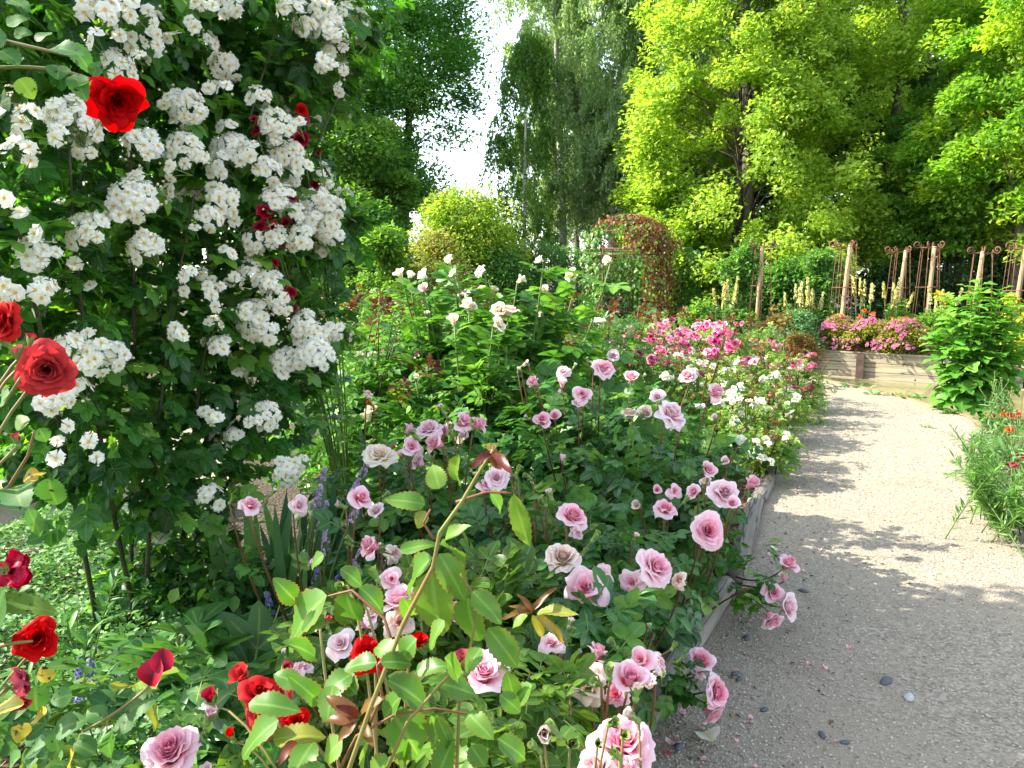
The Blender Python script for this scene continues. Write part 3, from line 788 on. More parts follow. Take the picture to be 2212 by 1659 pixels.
def far_rose(name, label, base, r, h, nleaf, lsize, leafm, blooms, col, nb, brad, group=None, tall=False, cat='rose bush', forms=('mini',), buds=0):
    """rose bush of the middle distance; blooms are parts that share one mesh per form"""
    base = np.array(base, float); t = thing(name, base, label, cat, group); gl = G()
    bl = [(base[0] + rng.normal(0, r * .35), base[1] + rng.normal(0, r * .35), base[2] + h * rng.uniform(.3, .72), r * .6, r * .6, h * .3) for _ in range(6)]
    nc = 9
    for i in range(nc):
        a = rng.uniform(0, 2 * PI); q = r * math.sqrt(rng.uniform(0, 1)) * .9
        tip = base + np.array([q * math.cos(a), q * math.sin(a), h * rng.uniform(.78, 1.02)])
        P = cane_pts(base + rng.normal(0, .05, 3) * np.array([1, 1, 0]), tip); g = G(); g.tube(P, np.linspace(.007, .0035, len(P)), 4); part('stem', g, M['stem_red' if i % 2 else 'stem_dark'], t)
        leaves_on_path(gl, C_far, P, 12 if tall else 7, lsize, .25, 1, .4)
    leaves_in_blobs(gl, C_far, bl, nleaf, lsize, .3, .5, .2)
    part('foliage', gl, M[leafm], t)
    gy = G()
    for i in range(4):
        a = rng.uniform(0, 2 * PI); q = r * math.sqrt(rng.uniform(0, 1)) * .9; tip = base + np.array([q * math.cos(a), q * math.sin(a), h * rng.uniform(.85, 1.08)])
        P = cane_pts(base, tip); leaves_on_path(gy, C_far, P, 7, lsize * .8, .86, 1, .7); gy.tube(P[5:], .003, 4)
    part('young_foliage', gy, M['young_red'], t)
    k = 0
    while k < nb:
        a = rng.uniform(0, 2 * PI); q = r * math.sqrt(rng.uniform(0, 1)); zt = h * (.80 + .22 * rng.uniform() - .25 * (q / r) ** 2)
        c = base + np.array([q * math.cos(a), q * math.sin(a), zt]); m = 1 if blooms == 1 else random.randint(2, blooms)
        for _ in range(m):
            if k >= nb: break
            p = c + rng.normal(0, brad * 1.1, 3) * np.array([1, 1, .5]); fc = nrm(np.array([rng.normal(0, .5), -.4 + rng.normal(0, .4), .8]))
            form = random.choice(forms); cc = col if isinstance(col, str) else random.choice(col)
            part_at('flower', flower_mesh(form, cc), t, p, zbasis(fc, rng.uniform(0, 6)), brad * rng.uniform(.75, 1.2)); k += 1
    return t
# ================================================================ SETTING
log_px = [(1330, 1700), (1387, 1600), (1590, 1285), (1604, 1262), (1650, 1092), (1703, 985)]
LG = [gr(*p) for p in log_px] + [np.array([2.80, 7.9, 0]), np.array([3.25, 9.5, 0]), np.array([3.15, 11.0, 0]), np.array([2.4, 12.2, 0])]
NEAR = [(2.0, 13.5), (3.0, 13.25), (4.1, 12.6), (4.75, 11.6), (5.0, 10.5), (5.1, 9.65), (5.1, 8.4), (4.75, 7.5), (4.4, 6.7), (3.85, 5.6), (3.3, 4.6), (2.95, 4.0), (2.6, 3.0), (2.5, 1.6)]
WALL = [(2.0, 15.2), (3.6, 14.6), (5.3, 13.5), (7.85, 11.7), (9.6, 10.2), (10.4, 8.0)]


def inpoly(X, Y, poly):
    c = np.zeros(X.shape, bool); n = len(poly)
    for i in range(n):
        x1, y1 = poly[i]; x2, y2 = poly[(i + 1) % n]
        cond = ((y1 > Y) != (y2 > Y)) & (X < (x2 - x1) * (Y - y1) / (y2 - y1 + 1e-12) + x1)
        c ^= cond
    return c


POND = NEAR[:8] + [(5.6, 6.9), (8.0, 6.5)] + WALL[::-1]
BACKBED = WALL + [(30, 6), (40, 30), (2, 40), (-2, 24)]
gx = np.unique(np.concatenate([np.linspace(-60, -6, 12), np.arange(-6, 12, .16), np.linspace(12, 60, 12), [-900, -300, 300, 900]]))
gy = np.unique(np.concatenate([np.linspace(-40, -2, 8), np.arange(-2, 17, .16), np.linspace(17, 60, 14), [-600, -150, 150, 400, 1500]]))
GX, GY = np.meshgrid(gx, gy)
near = (np.abs(GX) < 70) & (np.abs(GY) < 70)
GZ = np.full(GX.shape, -.012)
GZ += near * .012 * (np.sin(GX * 3.1) * np.sin(GY * 2.7) - 1)
inb = inpoly(GX, GY - .22, BACKBED) & (GY > 6)
GZ[inb] = .20
GZ[inpoly(GX, GY, POND)] = -.55
nx = len(gx); ny = len(gy)
ii = (np.arange(ny - 1)[:, None] * nx + np.arange(nx - 1)[None]).ravel()
g = G(); g.add(np.stack([GX, GY, GZ], -1).reshape(-1, 3), [np.stack([ii, ii + 1, ii + nx + 1, ii + nx], -1)])
tag(link('ground', g.mesh('ground', M['soil'])), None, None, None, 'structure')

# gravel path: one sheet between the log edging and the pond edging
left = [(p[0], p[1]) for p in LG]
pp = [(-.9, -1.5)] + left + [NEAR[0]] + NEAR[1:] + [(2.5, -1.5)]
g = G(); g.add([(x, y, .004) for x, y in pp], [np.array([list(range(len(pp)))[::-1]])])
tag(link('gravel_path', g.mesh('gravel_path', M['gravel'], smooth=False)), None, None, None, 'structure')
g = G(); lp = [(-9, 3.9), (-2.2, 4.2), (-2.0, 5.2), (-2.4, 6.6), (-3.4, 8.2), (-9, 9.5)]
g.add([(x, y, .006) for x, y in lp], [np.array([list(range(len(lp)))])])
o = link('gravel_walk', g.mesh('gravel_walk', M['gravel'], smooth=False)); o['kind'] = 'structure'
g = G(); g.add([(1, 5, -.15), (14, 5, -.15), (14, 16, -.15), (1, 16, -.15)], [np.array([[0, 1, 2, 3]])])
w = link('pond_water', g.mesh('pond_water', M['water'], smooth=False)); w['kind'] = 'structure'


def bar_obj(name, A, B, hgt, wid, mat, label, cat, group=None, zoff=0.0, bev=.006, parent=None):
    """bevelled board standing between two ground points"""
    A = np.asarray(A, float); B = np.asarray(B, float); d = B - A; L = np.linalg.norm(d); ang = math.atan2(d[1], d[0])
    g = G(); g.box((0, 0, 0), (L, wid, hgt), bev=bev)
    c = (A + B) / 2 + np.array([0, 0, zoff]); R = np.array([[math.cos(ang), -math.sin(ang), 0], [math.sin(ang), math.cos(ang), 0], [0, 0, 1]])
    if parent is None:
        return tag(link(name, g.mesh(name, M[mat], smooth=False), None, c, R), label, cat, group)
    return part_at(name, g.mesh(name, M[mat], smooth=False), parent, c, R)


# round log edging of the rose bed
log_lab = ['weathered grey log beside the fallen white petal, its end under pink roses', 'grey round log edging the path beside the overhanging pink rose spray',
           'grey log between the overhanging pink spray and the white roses', 'shaded log edging under the white roses spilling on the path',
           'far log edging below the magenta blooms at the path bend', 'log edging hidden behind white shrub roses past the path bend', 'last log of the bed edging behind the hot pink roses']
for i, (a, b) in enumerate([(0, 2), (3, 4), (4, 5), (5, 6), (6, 7), (7, 8)]):
    A = LG[a].copy(); B = LG[b].copy(); d = nrm(B - A); nleft = np.array([-d[1], d[0], 0])
    A = A + d * .012 + nleft * .045; B = B - d * .012 + nleft * .045; r = (.060, .055, .054, .052, .052, .052)[i]
    n = 26; L = np.linalg.norm(B - A); xs = np.linspace(-L / 2, L / 2, n)
    rad = r * (1 + .03 * np.sin(xs * 5 + i) + rng.normal(0, .008, n)); rad[0] *= .93; rad[-1] *= .93
    g = G(); g.tube(np.stack([xs, .006 * np.sin(xs * 2), .004 * np.cos(xs * 3)], -1), rad, 20)
    ang = math.atan2(d[1], d[0]); R = np.array([[math.cos(ang), -math.sin(ang), 0], [math.sin(ang), math.cos(ang), 0], [0, 0, 1]])
    tag(link('edging_log', g.mesh('edging_log', M['log']), None, (A + B) / 2 + np.array([0, 0, r * .72]), R), log_lab[i], 'log', 'round logs edging the rose bed')
# pond edging boards
bl = ['brown edging board at the far end of the pond, behind roses', 'brown edging board between the path bend and the far pond', 'brown timber edging between gravel and pond, below the spirea wall',
      'weathered timber edging before the tall leafy plant with weeds along it', 'timber edging under the tall leafy plant', 'timber edging just behind the tall leafy plant', 'short brown timber edging beside the scarlet poppies at the pond',
      'low timber edging hidden in the feathery poppy foliage']
for i in range(1, 7):
    bar_obj('edging_board', (*NEAR[i], 0), (*NEAR[i + 1], 0), .40, .075, 'kerb_board', bl[i], 'edging board', 'timber boards edging the pond', -.175)
# retaining wall: one thing per bay between the steel posts
wl = ['plank retaining wall bay hidden behind the hot pink roses', 'plank wall bay at the pond end behind white roses', 'weathered plank wall below the dusky pink spirea, across the pond',
      'pale plank wall beyond the tall leafy plant', 'plank wall at the outer end of the pond']
wp = ['rusted steel post buried behind the hot pink roses', 'steel post in the plank wall behind white shrub roses', 'dark steel post in the plank wall below the spirea', 'dark steel wall post beside the tall leafy plant', 'dark steel wall post beyond the tall leafy plant', 'steel post at the end of the pond wall']
posts = []
for i in range(1, len(WALL) - 1):
    A = np.array([*WALL[i], 0.]); B = np.array([*WALL[i + 1], 0.]); d = nrm(B - A); t = thing('plank_wall', (A + B) / 2 + np.array([0, 0, -.3]), wl[i], 'retaining wall', 'plank retaining walls round the pond')
    nb = 3
    for k in range(nb):
        bar_obj('board', A + d * .012 + np.array([0, 0, -.115 + k * .152]), B - d * .012 + np.array([0, 0, -.115 + k * .152]), .147, .05 + .004 * (k % 2), 'plank', None, None, parent=t)
    fr = np.array([d[1], -d[0], 0.])
    bar_obj('sill_board', A + fr * .045 + np.array([0, 0, -.20]), B + fr * .045 + np.array([0, 0, -.20]), .13, .06, 'plank', None, None, parent=t)
    bar_obj('cap_board', A - fr * .02 + np.array([0, 0, .279]), B - fr * .02 + np.array([0, 0, .279]), .028, .10, 'plank', None, None, parent=t)
P0 = [np.array([*p, 0.]) for p in WALL]
pw = [P0[1], P0[2], gr(1862, 815, -.15), gr(2175, 838, -.15), P0[4] * .6 + P0[3] * .4, P0[4]]
for i, p in enumerate(pw):
    if i == 0: continue
    d = nrm(P0[3] - P0[2]); fr = np.array([d[1], -d[0], 0.]); ang = math.atan2(d[1], d[0]); R = np.array([[math.cos(ang), -math.sin(ang), 0], [math.sin(ang), math.cos(ang), 0], [0, 0, 1]])
    # H-section upright
    if 2 <= i <= 3:   # put it just in front of the wall line
        q = P0[2] + d * np.dot(p - P0[2], d)
    else: q = p
    g = G()
    g.box((0, -.045, 0), (.12, .012, .56)); g.box((0, .075, 0), (.12, .012, .56)); g.box((0, .015, 0), (.010, .107, .558))
    c = q + fr * .075 + np.array([0, 0, .01]); c[2] = .015
    tag(link('steel_post', g.mesh('steel_post', M['steel'], smooth=False), None, c, R), wp[i], 'steel post', 'steel posts of the pond wall')

# ================================================================ TREES
X = lambda px, Y: (px - CX) / F * Y
dome = lambda r: (lambda f: r * math.sqrt(max(0.02, 1 - (1.9 * f - .75) ** 2 / 1.5)))
egg = lambda r: (lambda f: r * (math.sin(PI * min(1, max(0, .16 + .82 * f))) ** .75 + .05))
cone = lambda r: (lambda f: r * (1.0 - .82 * f))
skirt = lambda r: (lambda f: r * (.55 + .45 * math.sin(PI * min(1, .25 + f * .8))) * (1 - .35 * f ** 3))

tree('alder_tree', 'tall dark glossy tree with two dark trunks at the edge of the open sky', (X(845, 24), 24, 0), 12.6, 3.9, lambda f: 1.6 * (.5 + .75 * math.sin(PI * min(1, .12 + .7 * f))), 150, 62000, .135, M and 'alder', 'dark_bark', .17, (.8, .8, .6), trunks=2)
tree('green_tree', 'bright green tree with slanting dark trunks beside the climbing white rose', (X(725, 20), 20, 0), 6.6, 1.8, egg(2.0), 100, 34000, .135, 'green_tree', 'dark_bark', .12, (.6, .6, .3), trunks=2, lean=-.06)
t0 = tree('ash_tree', 'broad green tree seen through gaps in the climbing white rose', (X(470, 23), 23, 0), 11, 2.0, egg(3.6), 70, 24000, .17, 'green_tree', 'dark_bark', .2, (.9, .9, .45))
dup(t0, (X(60, 24), 24, 0), 'pale green tree glimpsed at the outer edge behind the climbing rose', 2.1, 1.05)
dup(t0, (X(650, 27), 27, 0), 'background tree behind the slanting-trunk tree', 4.0, .62)
b0 = tree('birch_tree', 'weeping silver birch with a clear white trunk against the sky gap', (X(1215, 27), 27, 0), 14.5, 3.6, egg(1.8), 150, 70000, .11, 'birch', 'birch_bark', .15, weep=True, inner=.08, tpl=L_far[1])
dup(b0, (X(1318, 26), 26, 0), 'weeping birch with a darker twin crown beside the white-trunked birch', 2.3, (1.0, 1.0, 1.08))
dup(b0, (X(1425, 25), 25, 0), 'weeping birch rising behind the top of the lime green maple', 4.4, (1.1, 1.1, .98))
dup(b0, (X(1245, 33), 33, 0), 'rear birch filling between the two white trunks', 5.2, (.9, .9, .9))
dup(b0, (X(1540, 30), 30, 0), 'birch crown showing above the maple next to blue sky', 1.3, (1.1, 1.1, 1.06))
tree('young_alder_tree', 'shorter loose dark green tree standing beside the white birch trunk', (X(1128, 25), 25, 0), 8.8, 1.0, egg(1.15), 60, 19000, .11, 'green_tree', 'birch_bark', .08, weep=True, inner=.05, tpl=L_far[1])
tree('maple_tree', 'large lime green maple with layered leaves and a pale flaking trunk', (X(1640, 20.6), 20.6, 0), 12.8, .9, (lambda f: 3.75 * (1 - .60 * f) * min(1, .75 + f * 2)), 420, 130000, .12, 'maple', 'bark', .17, (.5, .5, .42), trunks=2, inner=.12, rnd_w=.65, upb=.45)
tree('young_maple_tree', 'lower lime maple spreading just behind the iron arbor', (X(1450, 21.5), 21.5, 0), 5.0, .9, egg(1.5), 110, 30000, .12, 'maple', 'bark', .08, (.45, .45, .36), rnd_w=.65, upb=.45)
m2 = tree('lime_tree', 'tall yellow-green tree beyond the row of obelisks with an open crown', (X(1890, 22), 22, 0), 13.5, 2.2, egg(2.6), 200, 66000, .13, 'maple', 'bark', .16, (.55, .55, .45), inner=.1, rnd_w=.65, upb=.45)
tree('golden_tree', 'golden yellow topped tree with a bare forked trunk by the end obelisk', (X(2140, 18), 18, 0), 8.6, 2.9, lambda f: 2.0 * (.8 + .3 * math.sin(PI * f)), 160, 46000, .13, 'maple_gold', 'bark', .15, (.5, .5, .34), trunks=2, inner=.15)
tree('green_maple_tree', 'mid green tree hanging over the obelisks beneath the golden tree', (X(2060, 20), 20, 0), 6.6, 1.9, egg(2.3), 130, 40000, .125, 'green_tree', 'bark', .13, (.5, .5, .2), inner=.1)
dup(m2, (X(2330, 17), 17, 0), 'yellow-green tree cut off by the edge of the picture', 2.0, (.9, .9, .85))
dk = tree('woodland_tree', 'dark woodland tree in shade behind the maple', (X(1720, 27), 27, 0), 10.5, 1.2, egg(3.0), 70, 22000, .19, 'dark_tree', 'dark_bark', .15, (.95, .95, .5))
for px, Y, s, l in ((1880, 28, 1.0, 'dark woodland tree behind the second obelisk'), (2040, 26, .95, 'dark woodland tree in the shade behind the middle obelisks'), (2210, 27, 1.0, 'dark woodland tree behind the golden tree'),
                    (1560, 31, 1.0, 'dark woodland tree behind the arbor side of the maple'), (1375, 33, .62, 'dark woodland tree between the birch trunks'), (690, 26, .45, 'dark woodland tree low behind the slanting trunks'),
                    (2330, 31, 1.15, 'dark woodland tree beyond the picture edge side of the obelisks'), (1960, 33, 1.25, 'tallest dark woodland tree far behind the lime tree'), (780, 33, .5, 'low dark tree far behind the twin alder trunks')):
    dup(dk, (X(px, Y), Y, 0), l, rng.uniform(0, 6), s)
# thin bamboo-like stems in the shade
for i, px in enumerate((1985, 2010, 2035, 2075, 2085)):
    Y = 21.5; g = G(); b = np.array([X(px, Y), Y + .3 * i, 0]); g.tube(cane_pts(b, b + np.array([rng.normal(0, .2), 0, 3.4]), .03), np.linspace(.03, .015, 9), 6)
    t = tag(link('bamboo_cane', g.mesh('bamboo_cane', M['stem_dark'], tuple(b)), None, b), 'thin dark upright bamboo stem in the shade behind the obelisks', 'bamboo', 'bamboo stems in the shade')
# hedge
g = G(); n = 30000
hp = np.stack([rng.uniform(-3.6, 4.6, n), 19 + rng.uniform(-.55, .6, n), rng.uniform(.05, 1, n) ** .8 * 2.3], -1); hp[:, 2] += .12 * np.sin(hp[:, 0] * 2.3); hp[:, 1] += .12 * np.sin(hp[:, 0] * 5 + hp[:, 2] * 4)
hd = nrm(rng.normal(0, .5, (n, 3)) + np.array([0, -.8, -.2])); hn = nrm(rng.normal(0, .35, (n, 3)) + np.array([-.1, -.35, .8]))
g.inst(L_far[0], hp, basis(hd, hn), .085 * rng.uniform(.7, 1.3, n), rng.uniform(0, 1, n))
t = thing('hedge', (0, 19, 0), 'clipped dark green hedge running behind the iron arbor', 'hedge'); part('foliage', g, M['hedge'], t)
for k in range(9):
    g = G(); b = np.array([-3.4 + k * .95, 19.1, 0]); g.tube(cane_pts(b, b + np.array([rng.normal(0, .1), 0, 1.9])), np.linspace(.035, .012, 9), 5); part('stem', g, M['dark_bark'], t)

# shrubs behind the roses
shrub('shrub', 'big bright green rounded shrub below the open sky', (X(1000, 18), 18, 0), 1.45, 1.2, 3.75, 20000, .10, 'maple', nb=40)
shrub('variegated_shrub', 'yellow variegated shrub in front of the big rounded green shrub', (X(945, 16.2), 16.2, 0), .85, .7, 2.55, 9000, .075, 'golden_shrub', nb=26)
shrub('viburnum_shrub', 'layered fresh green shrub beside the yellow variegated one', (X(835, 15.5), 15.5, 0), .85, .75, 2.6, 5600, .11, 'green_tree', nb=24, upb=.85)
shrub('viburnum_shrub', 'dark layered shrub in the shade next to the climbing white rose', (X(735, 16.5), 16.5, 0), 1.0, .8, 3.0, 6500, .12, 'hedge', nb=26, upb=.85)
shrub('shrub', 'dark shrub low behind the slanting trunks', (X(800, 18), 18, 0), 1.2, .8, 3.4, 7000, .12, 'alder', nb=26)
shrub('shrub', 'dark green shrub filling the gap between hedge and variegated shrub', (X(1090, 17.5), 17.5, 0), 1.0, .7, 2.2, 9000, .085, 'hedge', nb=26)
shrub('climbing_shrub', 'leafy green column climbing beside the first obelisk', (X(1598, 15.6), 15.6, .15), .40, .40, 2.25, 4200, .10, 'vine', nb=26, shape='column', upb=.7)
shrub('climbing_shrub', 'narrow bright green column between the first two obelisks', (X(1772, 15.4), 15.4, .15), .42, .4, 2.05, 4200, .10, 'vine', nb=26, shape='column', upb=.7)
shrub('shrub', 'fresh green low shrub between arbor and first obelisk', (X(1512, 15), 15, 0), .5, .4, 1.15, 2600, .09, 'green_tree', nb=16, upb=.8)
shrub('shrub', 'lime mound below the pale yellow spires near the arbor', (X(1545, 13.8), 13.8, .1), .36, .3, .62, 2500, .045, 'yellow_leaf', nb=14)
shrub('shrub', 'pale green feathery mound before the first obelisk', (X(1715, 13.6), 13.6, .15), .48, .4, .82, 4200, .06, 'silver', nb=18)
shrub('shrub', 'grey green grassy clump beside the spirea', (X(1690, 12.9), 12.9, .15), .40, .35, .6, 2600, .07, 'silver', nb=14)
shrub('shrub', 'bronze tinged low bush beside the spirea', (X(1735, 12.4), 12.4, .1), .38, .3, .55, 2200, .05, 'red_vine', nb=14, rnd=(.5, 1))
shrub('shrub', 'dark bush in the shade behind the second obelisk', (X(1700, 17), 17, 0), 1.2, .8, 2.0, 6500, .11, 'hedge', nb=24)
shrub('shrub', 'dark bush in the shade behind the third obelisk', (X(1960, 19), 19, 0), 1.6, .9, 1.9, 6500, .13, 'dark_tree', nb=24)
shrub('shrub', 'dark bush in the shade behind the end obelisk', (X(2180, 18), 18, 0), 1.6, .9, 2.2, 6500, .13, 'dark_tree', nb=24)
shrub('shrub', 'soft green bushy plant above the spirea beside the tall leafy plant', (X(2010, 13.0), 13.0, .2), .55, .45, .8, 4000, .06, 'green_tree', nb=18)
shrub('shrub', 'green mixed bush beyond the tall leafy plant', (X(2200, 12), 12, .2), .6, .5, .75, 4000, .06, 'green_tree', nb=18)
shrub('yellow_leaf_shrub', 'bright yellow leaved shoot beside the end obelisk', (X(2206, 11.5), 11.5, .2), .22, .22, 1.25, 420, .085, 'yellow_leaf', nb=10, tpls=L_mid, shape='column')
shrub('yellow_leaf_shrub', 'small yellow leaved plant beside the fourth obelisk', (X(2030, 14.2), 14.2, .2), .15, .15, 1.2, 240, .08, 'yellow_leaf', nb=9, tpls=L_mid, shape='column')
shrub('sapling', 'orange tipped slender sapling before the first obelisk', (X(1692, 12.2), 12.2, .1), .28, .25, 1.15, 150, .10, 'red_vine', nb=9, tpls=L_mid, shape='cone', rnd=(.6, 1))
shrub('green_climber', 'green climber round the foot of the third obelisk', (X(1935, 15.6), 15.6, .2), .3, .3, 1.0, 1200, .09, 'green_tree', nb=12)

# pink spirea on the wall
for i, (px, r, l) in enumerate(((1808, .45, 'dusky pink spirea mound at the rose side of the wall'), (1880, .47, 'middle dusky pink spirea mound above the plank wall'), (1950, .45, 'dusky pink spirea mound beside the tall leafy plant'))):
    d = nrm(np.array([WALL[3][0] - WALL[2][0], WALL[3][1] - WALL[2][1], 0])); q = at(px, 750, 13.35 - i * .42); q[2] = .2; q[1] += .22; q[0] += .12
    t = shrub('spirea_bush', l, q, r, .40, .66, 5200, .05, 'spirea_leaf', 'stem_red', 'pink spirea bushes on the wall', 'spirea', 22)
    hub = small_flower_tpl(5, 9); gf = [G(), G()]
    tuft = [rose_tpl(9, 1.2, 40 + k, 3, .2, .2, .1, .6, False) for k in range(2)]
    for k in range(95):
        a = rng.uniform(0, 2 * PI); f = math.sqrt(rng.uniform(0, 1)); zt = .66 * math.sqrt(max(.05, 1 - .8 * f * f)) * (1 if f < .75 else rng.uniform(.45, 1)) + rng.normal(0, .015)
        key = ('tuft', k % 2)
        if key not in _fm:
            gg = G()
            for e in range(9):
                pe = np.array([rng.normal(0, .45), rng.normal(0, .45), rng.normal(0, .08)])
                gg.inst(tuft[e % 2], [pe], zbasis((pe[0] * .4, pe[1] * .4, 1), 0)[None], .34, rng.uniform(0, 1))
            _fm[key] = gg.mesh('spirea_flower_head', [M['spirea_pink'], M['sepal']])
        part_at('flower_head', _fm[key], t, q + np.array([r * f * math.cos(a), .38 * f * math.sin(a), zt]), zbasis((math.cos(a) * f, math.sin(a) * f - .2, .9), rng.uniform(0, 6)), rng.uniform(.045, .07))
# pale creeping sedum and chips along the wall top
g = G(); n = 5000; s = rng.uniform(0, 1, n); base2 = np.array(WALL[2])[None] * (1 - s[:, None]) + np.array(WALL[4])[None] * s[:, None]
seg = np.where(s[:, None] < .55, np.array(WALL[2])[None] * (1 - s[:, None] / .55) + np.array(WALL[3])[None] * s[:, None] / .55, np.array(WALL[3])[None] * (1 - (s[:, None] - .55) / .45) + np.array(WALL[4])[None] * (s[:, None] - .55) / .45)
off = rng.uniform(.08, .38, n); pos = np.stack([seg[:, 0] + off * .58, seg[:, 1] + off * .82, .27 + rng.uniform(0, .06, n)], -1)
g.inst(L_far[0], pos, basis(nrm(rng.normal(0, 1, (n, 3))), nrm(rng.normal(0, .5, (n, 3)) + np.array([0, 0, 1.]))), .035, rng.uniform(.3, 1, n))
tag(link('creeping_sedum', g.mesh('creeping_sedum', M['golden_shrub'])), 'pale yellow creeping sedum along the top of the plank wall', 'sedum', None, 'stuff')

# ================================================================ OBELISKS
def scroll_pts(R, turns=1.35, n=18):
    a = np.linspace(0, turns * 2 * PI, n); r = R * (1 - .72 * a / a[-1]); return np.stack([r * np.cos(a + PI), np.zeros(n), r * np.sin(a + PI)], -1)


ol = ['rusty iron obelisk with wooden post beside the leafy column', 'rusty iron obelisk with wooden post in front of the dark gap', 'shorter rusty obelisk above the pale yellow spires', 'rusty obelisk with wooden post beside the small yellow leaved plant',
      'rusty obelisk rising just above the tall leafy plant', 'rusty obelisk with wooden post beside the bright yellow shoot']
for i, (px, Y, ytop, tilt, pxo) in enumerate(((1640, 15.2, 527, .03, -4), (1818, 14.2, 526, .06, 2), (1935, 15.6, 538, .07, 4), (1997, 14.6, 528, .03, 6), (2110, 14.0, 540, .08, -8), (2187, 13.3, 530, .07, 6))):
    b = np.array([X(px, Y), Y, .18]); top = at(px, ytop, Y)[2]; H = top - b[2]
    t = thing('obelisk', b, ol[i], 'obelisk', 'iron rose obelisks')
    rw, rn = .27, .16
    for k in range(6):
        a = k * PI / 3 + .3 + i * .2; c, s_ = math.cos(a), math.sin(a)
        g = G(); g.tube([b + np.array([c * rw, s_ * rw, 0]), b + np.array([c * rn, s_ * rn, H - .02])], .0055, 6); part('rod', g, M['rust'], t)
        if k % 2 == 0 or k == 3:
            sp = scroll_pts(.075); g = G(); ctr = b + np.array([c * (rn + .075), s_ * (rn + .075), H - .0])
            P = np.stack([ctr[0] + sp[:, 0] * c, ctr[1] + sp[:, 0] * s_, ctr[2] + sp[:, 2] * 1.0 + .0], -1); g.tube(P, .011, 6); part('scroll', g, M['rust'], t)
    for zf in (.22, .60, .97):
        rr = rw + (rn - rw) * zf; a = np.linspace(0, 2 * PI, 25); g = G(); g.tube(np.stack([b[0] + rr * np.cos(a), b[1] + rr * np.sin(a), np.full(25, b[2] + H * zf)], -1), .008, 5, cap=False); part('hoop', g, M['rust'], t)
    pb = b + np.array([-tilt * H * .5 + pxo / F * Y, .02, 0]); pt = b + np.array([tilt * H * .5 + pxo / F * Y, .02, H - .03])
    n = 12; q = np.linspace(0, 1, n)[:, None]; g = G(); g.tube(pb * (1 - q) + pt * q + rng.normal(0, .002, (n, 3)), np.linspace(.042, .037, n), 12)
    o = link('wooden_post', g.mesh('wooden_post', M['post'], tuple(b)), None, b)
    tag(o, ol[i].replace('rusty iron obelisk with wooden post', 'round wooden post inside the obelisk').replace('shorter rusty obelisk', 'round wooden post inside the obelisk').replace('rusty obelisk with wooden post', 'round wooden post inside the obelisk').replace('rusty obelisk rising', 'round wooden post rising'), 'post', 'wooden posts inside the obelisks')

# ================================================================ ARBOR with vines
Y = 16.0; cx = X(1368, Y); R_ = 92 / F * Y; zs = at(1368, 537, Y)[2]; hz = at(1368, 456, Y)[2] - zs
b = np.array([cx, Y + R_, 0.]); t = thing('iron_arbor', b, 'domed rusty iron arbor overgrown with green and red vine', 'arbor')
NR = 12
for k in range(NR):
    a = k * 2 * PI / NR + PI / NR; c, s_ = math.cos(a), math.sin(a)
    q = np.linspace(0, PI / 2, 12)
    P = np.stack([b[0] + R_ * c * np.cos(q), b[1] + R_ * s_ * np.cos(q), zs + hz * np.sin(q)], -1); g = G(); g.tube(P, .013, 6); part('dome_rib', g, M['rust'], t)
    if s_ > -.80 or False:
        g = G(); g.tube([(b[0] + R_ * c, b[1] + R_ * s_, 0), (b[0] + R_ * c, b[1] + R_ * s_, zs)], .014, 6); part('upright', g, M['rust'], t)
for zz, rr in ((zs, R_), (zs - .12, R_), (zs + hz * .5, R_ * .866)):
    a = np.linspace(0, 2 * PI, 41); g = G(); g.tube(np.stack([b[0] + rr * np.cos(a), b[1] + rr * np.sin(a), np.full(41, zz)], -1), .013, 6, cap=False); part('hoop', g, M['rust'], t)
for zz in (.86, .74, .12):
    a = np.linspace(-.2, PI + .2, 31); g = G(); g.tube(np.stack([b[0] + R_ * np.cos(a), b[1] + R_ * np.sin(a), np.full(31, zz)], -1), .018, 6); part('rail', g, M['rust'], t)
for k in range(16):
    a = k * PI / 15; g = G(); g.tube([(b[0] + R_ * math.cos(a), b[1] + R_ * math.sin(a), .12), (b[0] + R_ * math.cos(a), b[1] + R_ * math.sin(a), .86)], .008, 5); part('bar', g, M['rust'], t)
yf = b[1] - R_ - .005                # front tympanum scrolls
for sx, cxo, zo, rr in ((1, -.24, .26, .17), (-1, .12, .30, .15), (1, -.38, .16, .10), (-1, .36, .2, .12)):
    sp = scroll_pts(rr, 1.8, 26); g = G(); g.tube(np.stack([b[0] + cxo + sx * sp[:, 0], yf + .35 + sp[:, 1], zs + zo + sp[:, 2]], -1), .011, 6); part('scroll', g, M['rust'], t)
g = G(); g.tube([(b[0] - R_ * .8, yf + .35, zs + .02), (b[0] + R_ * .8, yf + .35, zs + .02)], .02, 6); part('crossbar', g, M['rust'], t)
g = G(); g.tube([(b[0] - .02, yf + .35, zs), (b[0] - .02, yf + .35, zs + hz * .93)], .012, 6); part('crossbar', g, M['rust'], t)


def arbor_pts(n, a0, a1, z0, z1):
    a = rng.uniform(a0, a1, n); z = rng.uniform(z0, z1, n); q = np.arcsin(np.clip((z - zs) / hz, 0, 1)); r = R_ * np.cos(q) + rng.normal(0, .07, n) + (rng.uniform(0, 1, n) < .12) * rng.uniform(0, .28, n)
    p = np.stack([b[0] + r * np.cos(a), b[1] + r * np.sin(a), z], -1); return p, nrm(np.stack([np.cos(a), np.sin(a), .4 + (z > zs) * .8], -1))


